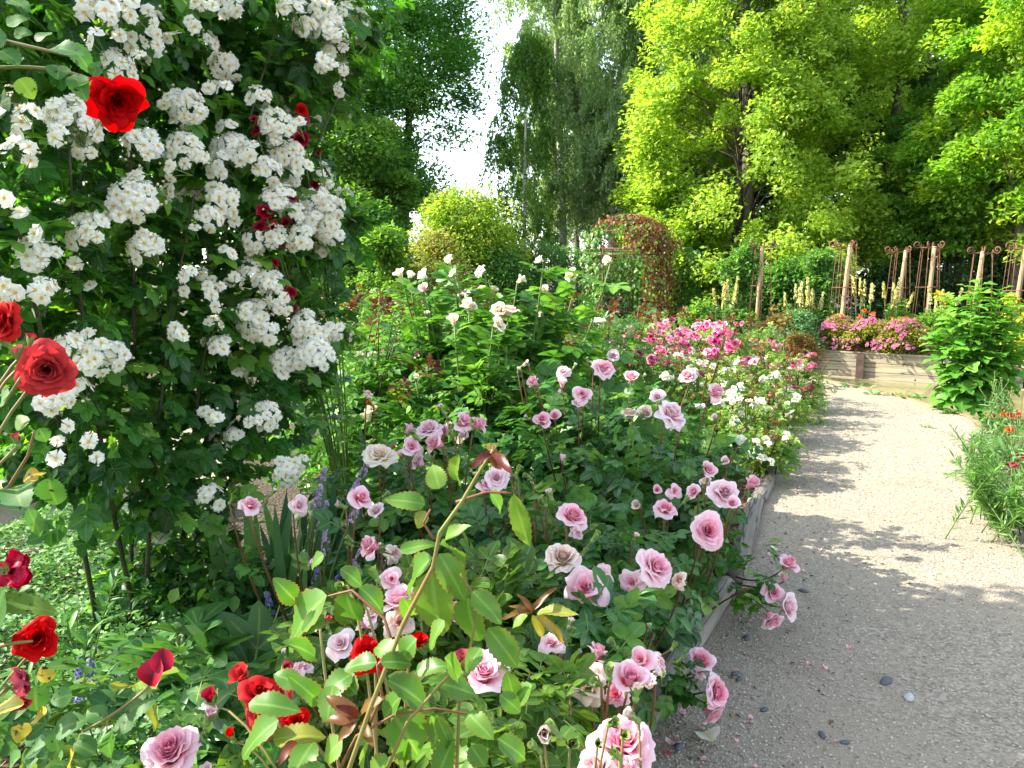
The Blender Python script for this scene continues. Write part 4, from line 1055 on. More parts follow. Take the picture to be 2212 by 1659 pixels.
def vine(name, label, sets, mat, lsize):
    tv = thing(name, b + np.array([sets[0][5], 0, 0]), label, 'vine'); g = G()
    for n, a0, a1, z0, z1, _ in sets:
        p, o = arbor_pts(n, a0, a1, z0, z1); d = nrm(rng.normal(0, .5, (n, 3)) + np.array([0, -.3, -.8])); nn = nrm(o + rng.normal(0, .35, (n, 3)))
        g.inst(L_mid[0], p, basis(d, nn), lsize * rng.uniform(.7, 1.3, n), rng.uniform(0, 1, n))
    part('foliage', g, M[mat], tv)
    g = G(); a = (sets[0][1] + sets[0][2]) / 2; P = cane_pts((b[0] + R_ * math.cos(a), b[1] + R_ * math.sin(a), 0), (b[0] + R_ * .8 * math.cos(a), b[1] + R_ * .8 * math.sin(a), zs + .4)); g.tube(P, .014, 6); part('stem', g, M['stem_dark'], tv)


vine('green_vine', 'green leafed vine up the shaded side of the iron arbor', [(900, PI * .95, PI * 1.22, 0.1, zs + .45, -.3), (1100, PI * .2, PI * .95, .1, zs, -.3), (200, PI * 1.1, PI * 1.5, zs + .3, zs + hz, 0)], 'vine', .085)
vine('red_vine', 'red tinted vine hanging over the outer half of the iron arbor dome', [(1150, PI * 1.55, PI * 2.0, .25, zs + .1, .3), (900, PI * 1.42, PI * 2.05, zs, zs + hz * .97, .3), (420, PI * .9, PI * 1.5, zs + hz * .72, zs + hz, .3)], 'red_vine', .08)
vine('trailing_vine', 'green vine mixed into the red one on the arbor', [(700, PI * 1.5, PI * 2.05, .1, zs + .5, .45)], 'vine', .08)
# ================================================================ TALL LEAFY PLANT, POPPIES, WEEDS
lobed = [leaf_tpl(15, .62, .10, .45, .0, .05, s, .36, (.5, .55)) for s in (3, 4, 5)]
b = gr(2088, 886); b[0] += .05
t = thing('tall_leafy_plant', b, 'tall bushy plant with big lobed bright green leaves at the pond edge', 'plant'); gl = G()
stems = [(-.36, 1.16, -.05), (-.26, 1.30, .1), (-.10, 1.42, .0), (.03, 1.50, .12), (.14, 1.28, -.1), (.24, 1.40, .05), (.34, 1.16, .1), (.44, 1.0, 0), (-.42, .9, .1), (-.02, 1.05, -.2), (.2, .9, -.22), (-.2, 1.1, -.2), (.3, 1.2, -.15), (-.32, .75, -.15), (.4, .7, -.15), (.08, 1.3, .2), (.0, .7, -.25)]
for sx, h, sy in stems:
    foot = b + np.array([sx * .45, sy * .5, 0]); tip = b + np.array([sx * 1.05, sy, h * 1.0]); P = cane_pts(foot, tip, .05, 12)
    g = G(); g.tube(P, np.linspace(.014, .005, 12), 7); part('stem', g, M['stem_green'], t)
    n = 34
    for k in range(n):
        s = .10 + .9 * k / (n - 1); i = min(10, int(s * 11)); p = P[i] + (P[i + 1] - P[i]) * (s * 11 - i); a = k * 2.4 + sx * 9
        L = (.27 - .10 * s) * rng.uniform(.8, 1.15); up = -.32 + .9 * s
        d = nrm(np.array([math.cos(a), math.sin(a) * .9, up + rng.normal(0, .15)])); nn = nrm(np.array([-.25 * math.cos(a), -.25 * math.sin(a), 1]) + rng.normal(0, .2, 3))
        gl.inst(lobed[k % 3], [p], basis(d, nn)[None], np.array([[L * .9, L, L]]), rng.uniform(.1, .7) + .3 * (s > .8))
part('foliage', gl, M['bigleaf'], t)


def spike_plant(name, label, base, n, h, spread, spike_mat, leaf_mat, leaf_len, spike_len, spike_r, flower_tpl, fsize, cat, group=None, blades=30, stem='stem_green', lean=(0, 0), nf=60, blade_w=.14):
    base = np.array(base, float); t = thing(name, base, label, cat, group); gl = G(); bt = leaf_tpl(4, blade_w, .1, .25, seed=2)
    if blades:
        a = rng.uniform(0, 2 * PI, blades); d = nrm(np.stack([np.cos(a) * .55, np.sin(a) * .55, rng.uniform(.5, 1.4, blades)], -1)); pos = base + np.stack([rng.normal(0, spread * .4, blades), rng.normal(0, spread * .4, blades), np.zeros(blades)], -1)
        gl.inst(bt, pos, basis(d, nrm(rng.normal(0, 1, (blades, 3)))), leaf_len * rng.uniform(.6, 1.1, blades), rng.uniform(0, 1, blades))
    for k in range(n):
        a = rng.uniform(0, 2 * PI); q = spread * math.sqrt(rng.uniform(0, 1)); tip = base + np.array([q * math.cos(a) + lean[0] * h, q * math.sin(a) + lean[1] * h, h * rng.uniform(.78, 1.05)])
        P = cane_pts(base + np.array([q * .4 * math.cos(a), q * .4 * math.sin(a), 0]), tip, .04); g = G(); g.tube(P, .005, 5); part('stem', g, M[stem], t)
        if blades: leaves_on_path(gl, [bt], P, 8, leaf_len * .5, .2, .7)
        g = G(); s = rng.uniform(0, 1, nf); ax = nrm(P[-1] - P[-2]); ang = rng.uniform(0, 2 * PI, nf); rad = spike_r * (1 - .6 * s)
        o = np.stack([np.cos(ang), np.sin(ang), np.zeros(nf)], -1); g.tube([P[-1] - ax * spike_len * .55, P[-1] + ax * spike_len * .52], spike_r * .3, 5, .4); p = P[-1] + ax * (s[:, None] - .5) * spike_len + o * rad[:, None]
        Rm = np.stack([zbasis(v + np.array([0, 0, .3]), 0) for v in o]); g.inst(flower_tpl, p, Rm, fsize * rng.uniform(.7, 1.2, nf), rng.uniform(0, 1, nf))
        part('flower_spike', g, [M[spike_mat], M[spike_mat]], t)
    if blades: part('foliage', gl, M[leaf_mat], t)
    return t


FL3 = rose_tpl(5, 1.1, 60, 3, .2, .2, .05, .6, False)
sl = ['clump of pale yellow flower spires between arbor and first obelisk', 'sparse pale yellow spires in the shade beyond the first obelisk', 'thick clump of pale yellow spires before the second obelisk', 'tall pale yellow spires above the orange poppies', 'dense pale yellow spires below the third obelisk', 'pale yellow spires half hidden by the tall leafy plant']
for (px, Y, n, zt), l in zip(((1562, 14, 9, 618), (1714, 14.6, 5, 622), (1752, 13.9, 9, 622), (1868, 13.7, 6, 618), (1933, 14.2, 8, 620), (2033, 13.6, 5, 630)), sl):
    h = at(px, zt, Y)[2] - .2
    spike_plant('yellow_spire_plant', l, (X(px, Y), Y, .18), n, h, .27, 'spire_yellow', 'blade', .45, .30, .036, FL3, .025, 'flower', 'pale yellow spired flowers', 30, nf=46)


def poppy_plant(name, label, base, n, h, spread, col, r, group=None, nleaf=300, heads=None, seeds=0, lmat='silver', feathery=0, lean=(0, 0)):
    base = np.array(base, float); t = thing(name, base, label, 'poppy', group); gl = G(); bt = leaf_tpl(3, .16, .1, .25, seed=2)
    tips = heads or [base + np.array([rng.normal(0, spread * .6), rng.normal(0, spread * .6), h * rng.uniform(.75, 1.05)]) for _ in range(n)]
    for p in tips:
        p = np.asarray(p); P = cane_pts(base + np.array([rng.normal(0, .05), rng.normal(0, .05), 0]), p, .05); g = G(); g.tube(P, .0035, 5); part('stem', g, M['stem_green'], t)
        leaves_on_path(gl, [bt], P, 10, .1, .05, .7)
        part_at('flower', flower_mesh('open', col, 0), t, p, zbasis((rng.normal(0, .3), -.3, .8), rng.uniform(0, 6)), (r, r, r * .8))
    for _ in range(seeds):
        p = base + np.array([np.clip(rng.normal(0, .6), -1, 1) * spread, np.clip(rng.normal(0, .6), -1, 1) * spread, h * rng.uniform(.6, 1.0)]); P = cane_pts(base + np.array([rng.normal(0, .1), rng.normal(0, .1), 0]), p, .06); g = G(); g.tube(P, .0022, 4)
        g.tube([p, p + np.array([0, 0, .006]), p + np.array([0, 0, .016]), p + np.array([0, 0, .021])], [.003, .0075, .007, .009], 7); part('seed_stem', g, M['stem_green'], t)
    if nleaf:
        leaves_in_blobs(gl, [bt], [(base[0], base[1], base[2] + h * .35, spread, spread, h * .4)], nleaf, .11, .1, .5, .1)
    part('foliage', gl, M[lmat], t)
    return t


poppy_plant('poppy_plant', 'orange red poppies among grey green stems above the middle spirea', (X(1850, 13.5), 13.5, .2), 9, .78, .30, 'orange_poppy', .043, None, 500)
poppy_plant('poppy_plant', 'small orange poppies scattered below the third obelisk', (X(1920, 13.6), 13.6, .2), 8, .66, .34, 'orange_poppy', .036, None, 500)
poppy_plant('poppy_plant', 'orange poppies beside the green bush over the last spirea', (X(1975, 13.3), 13.3, .2), 5, .62, .25, 'orange_poppy', .04, None, 350)
Yp = 6.6
poppy_plant('poppy_plant', 'scarlet poppies with round green seed heads at the pond corner', (X(2176, Yp), Yp, 0), 0, .72, .12, 'poppy', .035, None, 320,
            [at(2138, 897, 6.7), at(2167, 883, Yp), at(2170, 895, 6.5), at(2183, 896, Yp), at(2197, 897, 6.5), at(2181, 928, 6.4)], 26)
# feathery arching plant at the path's outer side
b = np.array([3.06, 4.42, 0]); t = thing('feathery_plant', b, 'feathery dark green plant arching over the gravel below the scarlet poppies', 'plant'); gl = G(); bt = leaf_tpl(2, .13, .1, .15)
for k in range(44):
    a = rng.uniform(PI * .5, PI * 1.75); L = rng.uniform(.3, .78); tip = b + np.array([math.cos(a) * L * .55, math.sin(a) * L * .8, L * rng.uniform(.45, 1.0)])
    P = cane_pts(b + np.array([rng.normal(0, .14), rng.normal(0, .25), 0]), tip, .08, 10); g = G(); g.tube(P, np.linspace(.0045, .002, 10), 5); part('stem', g, M['stem_green'], t); leaves_on_path(gl, [bt], P, 75, .075, .12, 1.0, .9)
part('foliage', gl, M['vine'], t)
b = np.array([3.9, 5.75, 0]); t2 = dup(t, b, 'feathery green plant between the pond edging and the poppies', 1.0, .85)
poppy_plant('poppy_plant', 'seeding poppy stems with a few dark red blooms in feathery foliage', (3.42, 5.1, 0), 0, .7, .2, 'crimson', .03, None, 160, [at(2205, 985, 5.1), at(2190, 1003, 5.0)], 22)

# weeds along the edging
wd = leaf_tpl(5, .34, .1, .4, .0, .03, 3, .1)
wl_ = ['small leafy weed at the foot of the tall leafy plant', 'leafy weed at the timber edging by the path bend', 'weed tuft on the edging below the plank wall', 'tiny weed by the edging nearest the white roses', 'yellowing seedlings under the tall leafy plant', 'weed on the gravel before the poppies', 'small weed at the base of the middle edging board', 'thin weed sprig on the gravel beside the grey log']
for (px, py, s, n), l in zip(((1978, 862, .16, 16), (1890, 853, .12, 12), (1858, 838, .15, 10), (1815, 836, .09, 10), (2050, 893, .13, 26), (2003, 925, .06, 10), (1935, 855, .09, 9), (1640, 1075, .08, 12)), wl_):
    p = gr(px, py); t = thing('weed', p, l, 'weed', 'weeds along the path'); g = G(); a = rng.uniform(0, 2 * PI, n)
    pos = p + np.stack([rng.normal(0, s * .4, n), rng.normal(0, s * .25, n), np.zeros(n)], -1)
    g.inst(wd, pos, basis(nrm(np.stack([np.cos(a), np.sin(a), rng.uniform(.3, 1.6, n)], -1)), nrm(rng.normal(0, .3, (n, 3)) + np.array([0, 0, 1.]))), s * rng.uniform(.6, 1.1, n), rng.uniform(.2, 1, n)); part('foliage', g, M['mint_leaf'], t)

# loose stones, petals
def stone_mesh(nm, seed, mat, fl=.6):
    r = np.random.default_rng(seed); U, V = np.meshgrid(np.linspace(0, 2 * PI, 11)[:-1], np.linspace(.15, PI - .15, 6)); k = 1 + .18 * np.sin(U * 2 + seed) + .12 * np.cos(V * 3 + U)
    P = np.stack([k * np.sin(V) * np.cos(U), .7 * k * np.sin(V) * np.sin(U), fl * .7 * np.cos(V)], -1).reshape(-1, 3)
    q = [(j * 10 + i, j * 10 + (i + 1) % 10, (j + 1) * 10 + (i + 1) % 10, (j + 1) * 10 + i) for j in range(5) for i in range(10)]
    g = G(); g.add(P, [np.array(q), np.array([list(range(10))[::-1]]), np.array([list(range(50, 60))])]); return g.mesh(nm, M[mat])


sm = [stone_mesh('pebble', s, 'stone_dark') for s in (1, 2)] + [stone_mesh('pebble', 3, 'stone_pale')]
pebs = [(1613, 1381, 11, 0, 'dark slate pebble below the hanging pink rose spray'), (1589, 1459, 9, 1, 'small dark pebble between spray and lower roses'), (1597, 1470, 8, 0, 'dark pebble touching another on the shaded gravel'), (1913, 1475, 15, 1, 'flat dark pebble alone in the middle of the shaded path'),
        (1964, 1511, 14, 2, 'pale grey stone on the shaded path'), (1651, 1537, 9, 0, 'blue grey pebble beside the lowest pink roses'), (1775, 1592, 10, 1, 'dark pebble low on the shaded path'), (1825, 1608, 8, 0, 'tiny dark pebble near the lower path'), (1466, 1617, 12, 1, 'dark stone between log and fallen petal'), (1735, 1280, 9, 0, 'dark twig-like pebble in dappled light')]
for px, py, r, k, l in pebs:
    p = gr(px, py); d = np.linalg.norm(p - np.array([0, 0, CAMZ])); o = link('pebble', sm[k], None, p + np.array([0, 0, .008]), zbasis((0, 0, 1), rng.uniform(0, 6)), r / F * d); tag(o, l, 'pebble', 'loose pebbles on the gravel')
pet = leaf_tpl(5, .95, .25, .3, 0, .05, 1, 0, (.5, .5))
pets = [(1530, 1595, 42, 'big white fallen petal curling on the gravel below the lowest roses', 'white'), (1455, 1592 + 20, 26, 'pale fallen petal at the log by the lowest roses', 'pale_pink'), (1600, 1165, 14, 'white petal inside the log on the mulch', 'white'), (1593, 1172, 13, 'white petal on mulch beside another near the log', 'white'), (1672, 1190, 13, 'white petal lying on the gravel beside the log', 'white'),
        (1487, 1330, 22, 'white petal on the dark mulch below the pink roses', 'pale_pink'), (1500, 1345, 16, 'small pale petal on mulch near the log end', 'white'), (1765, 885, 14, 'pink fallen petals at the bend of the bed', 'pale_pink'), (1440, 1630, 12, 'crimson fallen petal on gravel beside the log', 'crimson'), (1712, 960, 13, 'dark red petal on gravel beside the far log', 'crimson')]
for px, py, r, l, c in pets:
    p = gr(px, py, .01); d = np.linalg.norm(p - np.array([0, 0, CAMZ])); g = G(); g.inst(pet, [(-.0, -.5, .12)], np.eye(3)[None], 1.0, .5); me = g.mesh('fallen_petal', M[c])
    a = nrm(np.array([rng.normal(0, .3), rng.normal(0, .2), 1])); tag(link('fallen_petal', me, None, p + np.array([0, 0, .008]), zbasis(a, rng.uniform(0, 6)), r / F * d * 1.25), l, 'petal', 'fallen petals')
g = G()
for k in range(90):
    y = rng.uniform(2.2, 8.5); x = np.interp(y, [p[1] for p in LG], [p[0] for p in LG]) + (abs(rng.normal(0, .22)) + .09 if k % 3 else -rng.uniform(.12, .5))
    g.inst(pet, [(x, y, .012)], basis(nrm(np.array([rng.normal(), rng.normal(), .1])), nrm(np.array([rng.normal(0, .3), rng.normal(0, .3), 1])))[None], rng.uniform(.012, .026), .5)
tag(link('petal_litter', g.mesh('petal_litter', M['pale_pink'])), 'tiny pale petals strewn along both sides of the log edging', 'petal litter', None, 'stuff')
# loose gravel grains and bark chips
g = G(); n = 22000
yy = 2.0 + 7.5 * rng.uniform(0, 1, n) ** 1.6; lx = np.interp(yy, [p[1] for p in LG], [p[0] for p in LG]); rx = np.interp(yy, [1.6, 3.0, 4.0, 4.6, 5.6, 6.7, 7.5, 8.4, 9.65], [2.5, 2.6, 2.95, 3.3, 3.85, 4.4, 4.75, 5.1, 5.1])
xx = lx + .05 + (rx - lx - .1) * rng.uniform(0, 1, n); OC = dict(V=np.array([(1, 0, 0), (-1, 0, 0), (0, .8, 0), (0, -.8, 0), (0, 0, .6), (0, 0, -.5)], float), F=[np.array([(0, 2, 4), (2, 1, 4), (1, 3, 4), (3, 0, 4), (2, 0, 5), (1, 2, 5), (3, 1, 5), (0, 3, 5)])], t=np.zeros(6))
a = rng.uniform(0, 6.28, n); R = basis(np.stack([np.cos(a), np.sin(a), rng.normal(0, .3, n)], -1), np.array([[0, 0, 1.0]]) + rng.normal(0, .3, (n, 3))); sc = rng.uniform(.0022, .0062, n) * (1 + .08 * yy)
g.inst(OC, np.stack([xx, yy, .004 + sc * .3], -1), R, sc, rng.uniform(0, 1, n))
mg, nt, nd, lk = newmat('gravel_grain'); c = ramp(nd, [(0, (.17, .145, .105)), (.2, (.30, .265, .205)), (.7, (.38, .34, .265)), (1, (.50, .46, .38))], attr(nd, 'rnd'), lk)
p_ = nd.new('ShaderNodeBsdfPrincipled'); p_.inputs['Roughness'].default_value = .9; lk.new(c, p_.inputs['Base Color']); o_ = nd.new('ShaderNodeOutputMaterial'); lk.new(p_.outputs[0], o_.inputs['Surface'])
tag(link('loose_gravel', g.mesh('loose_gravel', mg, smooth=False)), 'loose pale gravel grains over the path', 'gravel', None, 'stuff')
g = G(); m = 420; yl = rng.uniform(2.0, 9.0, m); lx = np.interp(yl, [p[1] for p in LG], [p[0] for p in LG]); xl = lx + .06 + np.abs(rng.normal(0, .35, m)); xl = np.where(rng.uniform(0, 1, m) < .35, lx + rng.uniform(.1, 2, m), xl)
g.inst(L_far[1], np.stack([xl, yl, np.full(m, .009)], -1), basis(nrm(rng.normal(0, 1, (m, 3)) * np.array([1, 1, .15])), nrm(rng.normal(0, .2, (m, 3)) + np.array([0, 0, 1.]))), rng.uniform(.008, .028, m), rng.uniform(0, 1, m))
tag(link('leaf_litter', g.mesh('leaf_litter', M['chip'])), 'brown dry leaf bits and twigs strewn on the gravel', 'leaf litter', None, 'stuff')
g = G(); n = 5000; yy = rng.uniform(1.7, 6.0, n); lx = np.interp(yy, [p[1] for p in LG], [p[0] for p in LG]); xx = lx - .12 - rng.uniform(0, 1, n) ** 1.5 * 1.9
CH = dict(V=np.array([(-.5, -.5, 0), (.5, -.4, .05), (.55, .5, 0), (-.45, .5, .08), (-.5, -.5, .12), (.5, -.4, .17), (.55, .5, .12), (-.45, .5, .2)]) * np.array([.45, 1, 1]), F=[np.array([(0, 3, 2, 1), (4, 5, 6, 7), (0, 1, 5, 4), (1, 2, 6, 5), (2, 3, 7, 6), (3, 0, 4, 7)])], t=np.zeros(8))
a = rng.uniform(0, 6.28, n); R = basis(np.stack([np.cos(a), np.sin(a), rng.normal(0, .3, n)], -1), np.array([[0, 0, 1.0]]) + rng.normal(0, .35, (n, 3)))
g.inst(CH, np.stack([xx, yy, rng.uniform(.0, .012, n)], -1), R, rng.uniform(.012, .04, n), rng.uniform(0, 1, n)); tag(link('bark_mulch', g.mesh('bark_mulch', M['chip'], smooth=False)), 'brown bark mulch chips under the roses', 'mulch', None, 'stuff')

# ================================================================ ROSES OF THE MIDDLE DISTANCE
PF = 'bushes of the mixed rose bed'
HG = 'hot pink rose bushes'
for i, (px, Y, r, h, nb, l) in enumerate(((1215, 8.6, .42, 1.04, 34, 'hot pink rose bush showing through the tall cream rose stems'), (1305, 8.0, .45, 1.03, 44, 'rose bush thick with deep hot pink blooms before the arbor'), (1395, 8.6, .46, 1.08, 44, 'hot pink rose bush in line with the arbor red vine side'), (1470, 9.3, .48, 1.10, 40, 'hot pink rose bush below the lime green mound'),
                                          (1555, 9.0, .46, 1.05, 40, 'hot pink rose bush in line with the first pale yellow spires'), (1625, 9.6, .45, .98, 26, 'sparser hot pink rose bush before the first obelisk'), (1440, 7.7, .42, .88, 30, 'lower hot pink rose bush in front of its taller neighbours'), (1540, 8.0, .42, .84, 26, 'lower hot pink rose bush next to the ivory shrub roses'), (1345, 7.2, .4, .92, 26, 'hot pink bush close behind the large pale pink roses'))):
    far_rose('hot_pink_rose_bush', l, (X(px, Y), Y, 0), r, h, 420, .10, 'lime_leaf' if i % 2 else 'rose_leaf_far', 5, ['hot', 'rose_pink', 'rose_pink', 'hot', 'magenta'], int(nb * 1.3), .045, HG)
IV = 'ivory shrub roses along the path'
for i, (px, Y, r, h, nb, c, l) in enumerate(((1510, 6.9, .42, .88, 40, 'ivory', 'ivory shrub rose bush behind the pink roses, thick with pale clusters'), (1600, 7.4, .42, .80, 44, 'ivory', 'yellow green ivory rose bush before the hot pink ones'), (1668, 8.1, .40, .80, 30, ['ivory', 'hot'], 'ivory rose bush with a few pink blooms near the far path'), (1612, 6.3, .38, .62, 46, 'ivory', 'ivory rose bush with dense white clusters at the path side'),
                                             (1675, 7.1, .36, .60, 30, 'ivory', 'low ivory rose bush leaning to the path bend'), (1735, 8.8, .34, .72, 24, ['hot', 'magenta', 'ivory'], 'mixed pink rose bush at the far corner of the path'), (1662, 5.7, .30, .42, 24, 'ivory', 'low ivory rose bush hanging over the dark log'))):
    far_rose('ivory_rose_bush', l, (X(px, Y), Y, 0), r, h, 460, .085, 'lime_leaf', 6, c, nb, .031, IV)
p = at(1752, 850, 8.0); far_rose('magenta_rose_bush', 'low rose with a knot of dark magenta blooms touching the gravel', (X(1742, 8.2), 8.2, 0), .22, .38, 150, .08, 'lime_leaf', 9, 'magenta', 12, .045, None)

EXH = {}
# dense green roses left and middle, sparse crimson or cream blooms
lab = [(-1.0, 4.7, .48, 1.35, 5, 'egg', 'cream', 'leafy rose bush with cream buds close beside the climbing white rose'), (-.62, 5.6, .5, 1.4, 9, 'mini', 'crimson', 'leafy rose bush with small crimson blooms past the climbing rose'), (-1.15, 6.4, .5, 1.35, 9, 'mini', 'crimson', 'rose bush with dark red blooms behind the climbing rose'), (-.2, 6.6, .5, 1.42, 6, 'egg', 'cream', 'green rose bush with pale buds behind the tall cream roses'),
       (.35, 7.4, .5, 1.35, 8, 'mini', 'crimson', 'rose bush with red blooms under the poppy seed heads'), (.9, 7.0, .48, 1.28, 5, 'egg', 'cream', 'green rose bush with cream buds beside the hot pink ones'), (-.5, 8.0, .6, 1.4, 12, 'mini', 'crimson', 'rear rose bush with scarlet blooms before the variegated shrub'), (-1.7, 7.8, .6, 1.4, 8, 'mini', 'cream', 'rear rose bush with pale blooms behind the climbing rose'),
       (.7, 9.2, .6, 1.3, 10, 'mini', 'crimson', 'rear rose bush with small red blooms in front of the hedge'), (1.5, 9.8, .6, 1.15, 10, 'mini', 'hot', 'rear rose bush with pink blooms just before the arbor'), (-1.3, 9.6, .7, 1.4, 10, 'mini', 'crimson', 'rearmost rose bush before the layered viburnum'), (2.3, 10.6, .6, 1.0, 12, 'mini', 'hot', 'rear pink rose bush under the red vine of the arbor'),
       (3.2, 10.8, .55, .95, 12, 'mini', 'hot', 'rear pink rose bush beside the lime mound'), (-.35, 4.3, .42, 1.05, 2, 'egg', 'cream', 'dense green rose bush in front of the cream roses without open blooms'), (.55, 5.6, .42, 1.2, 3, 'egg', 'cream', 'green rose bush between the cream roses and the hot pink ones')]
for i, (x, y, r, h, nb, f, c, l) in enumerate(lab):
    far_rose('leafy_rose_bush', l, (x, y, 0), r, h, 520, .14, 'rose_leaf_far' if i % 3 else 'cream_leaf', 2, [c, c, 'pale_pink', 'rose_pink'] if nb > 5 else c, nb * 2, .034, PF, True, forms=(f,))

# tall cream roses
CR = [(863, 591, 4.8, 'egg', 'cream', 12), (886, 594, 4.9, 'egg', 'cream', 9), (913, 595, 4.8, 'egg', 'white', 14), (968, 559, 4.6, 'open', 'cream', 11), (979, 589, 4.6, 'cup', 'cream', 10), (1036, 588, 4.7, 'open', 'cream', 15), (1126, 604, 4.9, 'egg', 'cream', 11), (1166, 561, 4.6, 'egg', 'cream', 10), (1237, 594, 4.7, 'cup', 'cream', 15), (1313, 562, 4.5, 'egg', 'cream', 10)]
CR2 = [(1010, 659, 4.4, 'egg', 'cream', 14), (1020, 664, 4.4, 'egg', 'cream', 11), (1078, 668, 4.2, 'cup', 'cream', 15), (1100, 671, 4.2, 'cup', 'cream', 17), (1077, 700, 4.1, 'cup', 'cream', 17), (978, 690, 4.3, 'egg', 'cream', 12), (898, 816, 4.2, 'bud', 'cream', 8), (922, 681, 4.6, 'bud', 'cream', 8), (1067, 626, 4.7, 'egg', 'cream', 9), (1176, 626, 4.8, 'egg', 'cream', 10), (1229, 617, 4.9, 'open', 'hot', 9), (915, 622, 4.7, 'egg', 'pale_pink', 10)]
hero_rose_bush('cream_rose_bush', 'tall rose bush lifting single cream buds on long stems against the dark hedge', (X(1040, 4.7), 4.8, 0), CR, [(X(1010, 4.7), 4.8, .7, .55, .35, .62), (X(1160, 4.7), 4.8, .75, .5, .35, .62), (X(900, 4.8), 4.9, .75, .35, .3, .6)], 1100, 'cream_leaf', C_near, .19, 'stem_green', canes=14, cane_leaf=26, hi=.985, stem_r=.006)
hero_rose_bush('cream_rose_bush', 'cream rose bush with a trio of open creamy blooms amid big bright leaves', (X(1020, 4.25), 4.3, 0), CR2, [(X(960, 4.25), 4.35, .5, .45, .3, .48), (X(1090, 4.25), 4.35, .55, .45, .3, .5)], 1000, 'cream_leaf', C_near, .19, 'stem_green', canes=10, cane_leaf=22, hi=.985, stem_r=.006)
# white faded bloom left of the pink trio
hero_rose_bush('white_rose_bush', 'low rose bush with one big creamy white bloom and orange buds', (X(800, 3.1), 3.3, 0), [(820, 982, 2.9, 'full', 'cream', 33), (795, 850, 3.4, 'spent', 'faded', 12), (800, 872, 3.4, 'bud', 'orange_poppy', 7), (845, 968, 3.1, 'bud', 'orange_poppy', 7)], [(X(800, 3.3), 3.4, .40, .30, .22, .40)], 330, 'rose_leaf', C_near, .12, 'stem_red', canes=3)

# ================================================================ PINK ROSES
LOGLINE = (np.array([p[0] for p in LG[:8]]), np.array([p[1] for p in LG[:8]]))
PK = 'large pink rose bushes'
hero_rose_bush('pink_rose_bush', 'pink rose bush with a trio of lilac pink blooms behind the reddish shoot tip', (X(960, 3.1), 3.2, 0),
               [(1000, 912, 3.0, 'half', 'pink', 24), (1036, 915, 3.0, 'half', 'pink', 20), (926, 925, 3.0, 'full', 'pale_pink', 27, (-.2, -.4, .8)), (940, 957, 2.8, 'half', 'pink', 27), (889, 966, 2.8, 'half', 'pink', 22), (868, 985, 2.8, 'bud', 'pink', 10), (958, 932, 3.05, 'egg', 'pink', 12), (884, 926, 3.1, 'egg', 'pink', 12), (905, 998, 2.85, 'cup', 'pale_pink', 18), (1000, 940, 3.1, 'egg', 'pale_pink', 10)],
               [(X(970, 3.1), 3.2, .40, .36, .28, .40), (X(900, 3.0), 3.1, .35, .3, .25, .32)], 600, 'rose_leaf', group=PK, canes=4)
hero_rose_bush('pink_rose_bush', 'pink rose bush with three high centred blooms beside the iris leaves', (X(690, 2.5), 2.6, 0),
               [(780, 1075, 2.3, 'half', 'pink', 27), (645, 1092, 2.4, 'half', 'pale_pink', 24), (541, 1090, 2.2, 'half', 'pink', 25, (.4, -.5, .75)), (800, 1178, 2.2, 'half', 'pink', 29), (812, 1103, 2.4, 'cup', 'pale_pink', 17), (852, 1195, 2.3, 'spent', 'faded', 22), (736, 1092, 2.35, 'bud', 'pink', 11), (501, 1080, 2.3, 'bud', 'budgreen', 10), (678, 1215, 2.5, 'cup', 'pale_pink', 16)],
               [(X(760, 2.45), 2.6, .28, .26, .22, .30), (X(640, 2.4), 2.6, .20, .24, .2, .24)], 260, 'rose_leaf', group=PK, canes=2, cane_leaf=4)
hero_rose_bush('pink_rose_bush', 'pink rose bush above the log with a blowsy full bloom over faded drooping petals', (X(1290, 2.35), 2.45, 0),
               [(1264, 1270, 2.0, 'half', 'pink', 46, (-.1, -.6, .7)), (1298, 1243, 2.1, 'spent', 'pale_pink', 30), (1216, 1203, 2.1, 'full', 'faded', 36, (.1, -.4, .85)), (1238, 1113, 2.3, 'full', 'pink', 34, (.35, -.4, .7)), (1416, 1226, 2.1, 'full', 'pink', 41, (.35, -.6, .6)), (1366, 1258, 2.15, 'spent', 'pale_pink', 34), (1465, 1253, 2.2, 'spent', 'faded', 20), (1247, 1150, 2.35, 'spent', 'pale_pink', 18), (1038, 1220, 2.2, 'cup', 'pink', 27), (1074, 1032, 2.5, 'full', 'pale_pink', 27), (1050, 1048, 2.5, 'half', 'pink', 20), (1372, 1160, 2.4, 'bud', 'pink', 8), (1361, 1290, 2.1, 'bud', 'pink', 9), (1400, 1355, 2.0, 'bud', 'faded', 8), (1108, 1035, 2.4, 'bud', 'budgreen', 9), (1120, 1015, 2.4, 'bud', 'budgreen', 9), (1140, 1030, 2.4, 'bud', 'budgreen', 9), (1165, 1050, 2.4, 'bud', 'budgreen', 10), (1175, 1068, 2.4, 'bud', 'budgreen', 10)],
               [(X(1290, 2.35), 2.5, .38, .36, .28, .36), (X(1140, 2.35), 2.6, .42, .34, .26, .40), (X(1400, 2.35), 2.5, .26, .24, .25, .25)], 1000, 'rose_leaf', group=PK, canes=5)
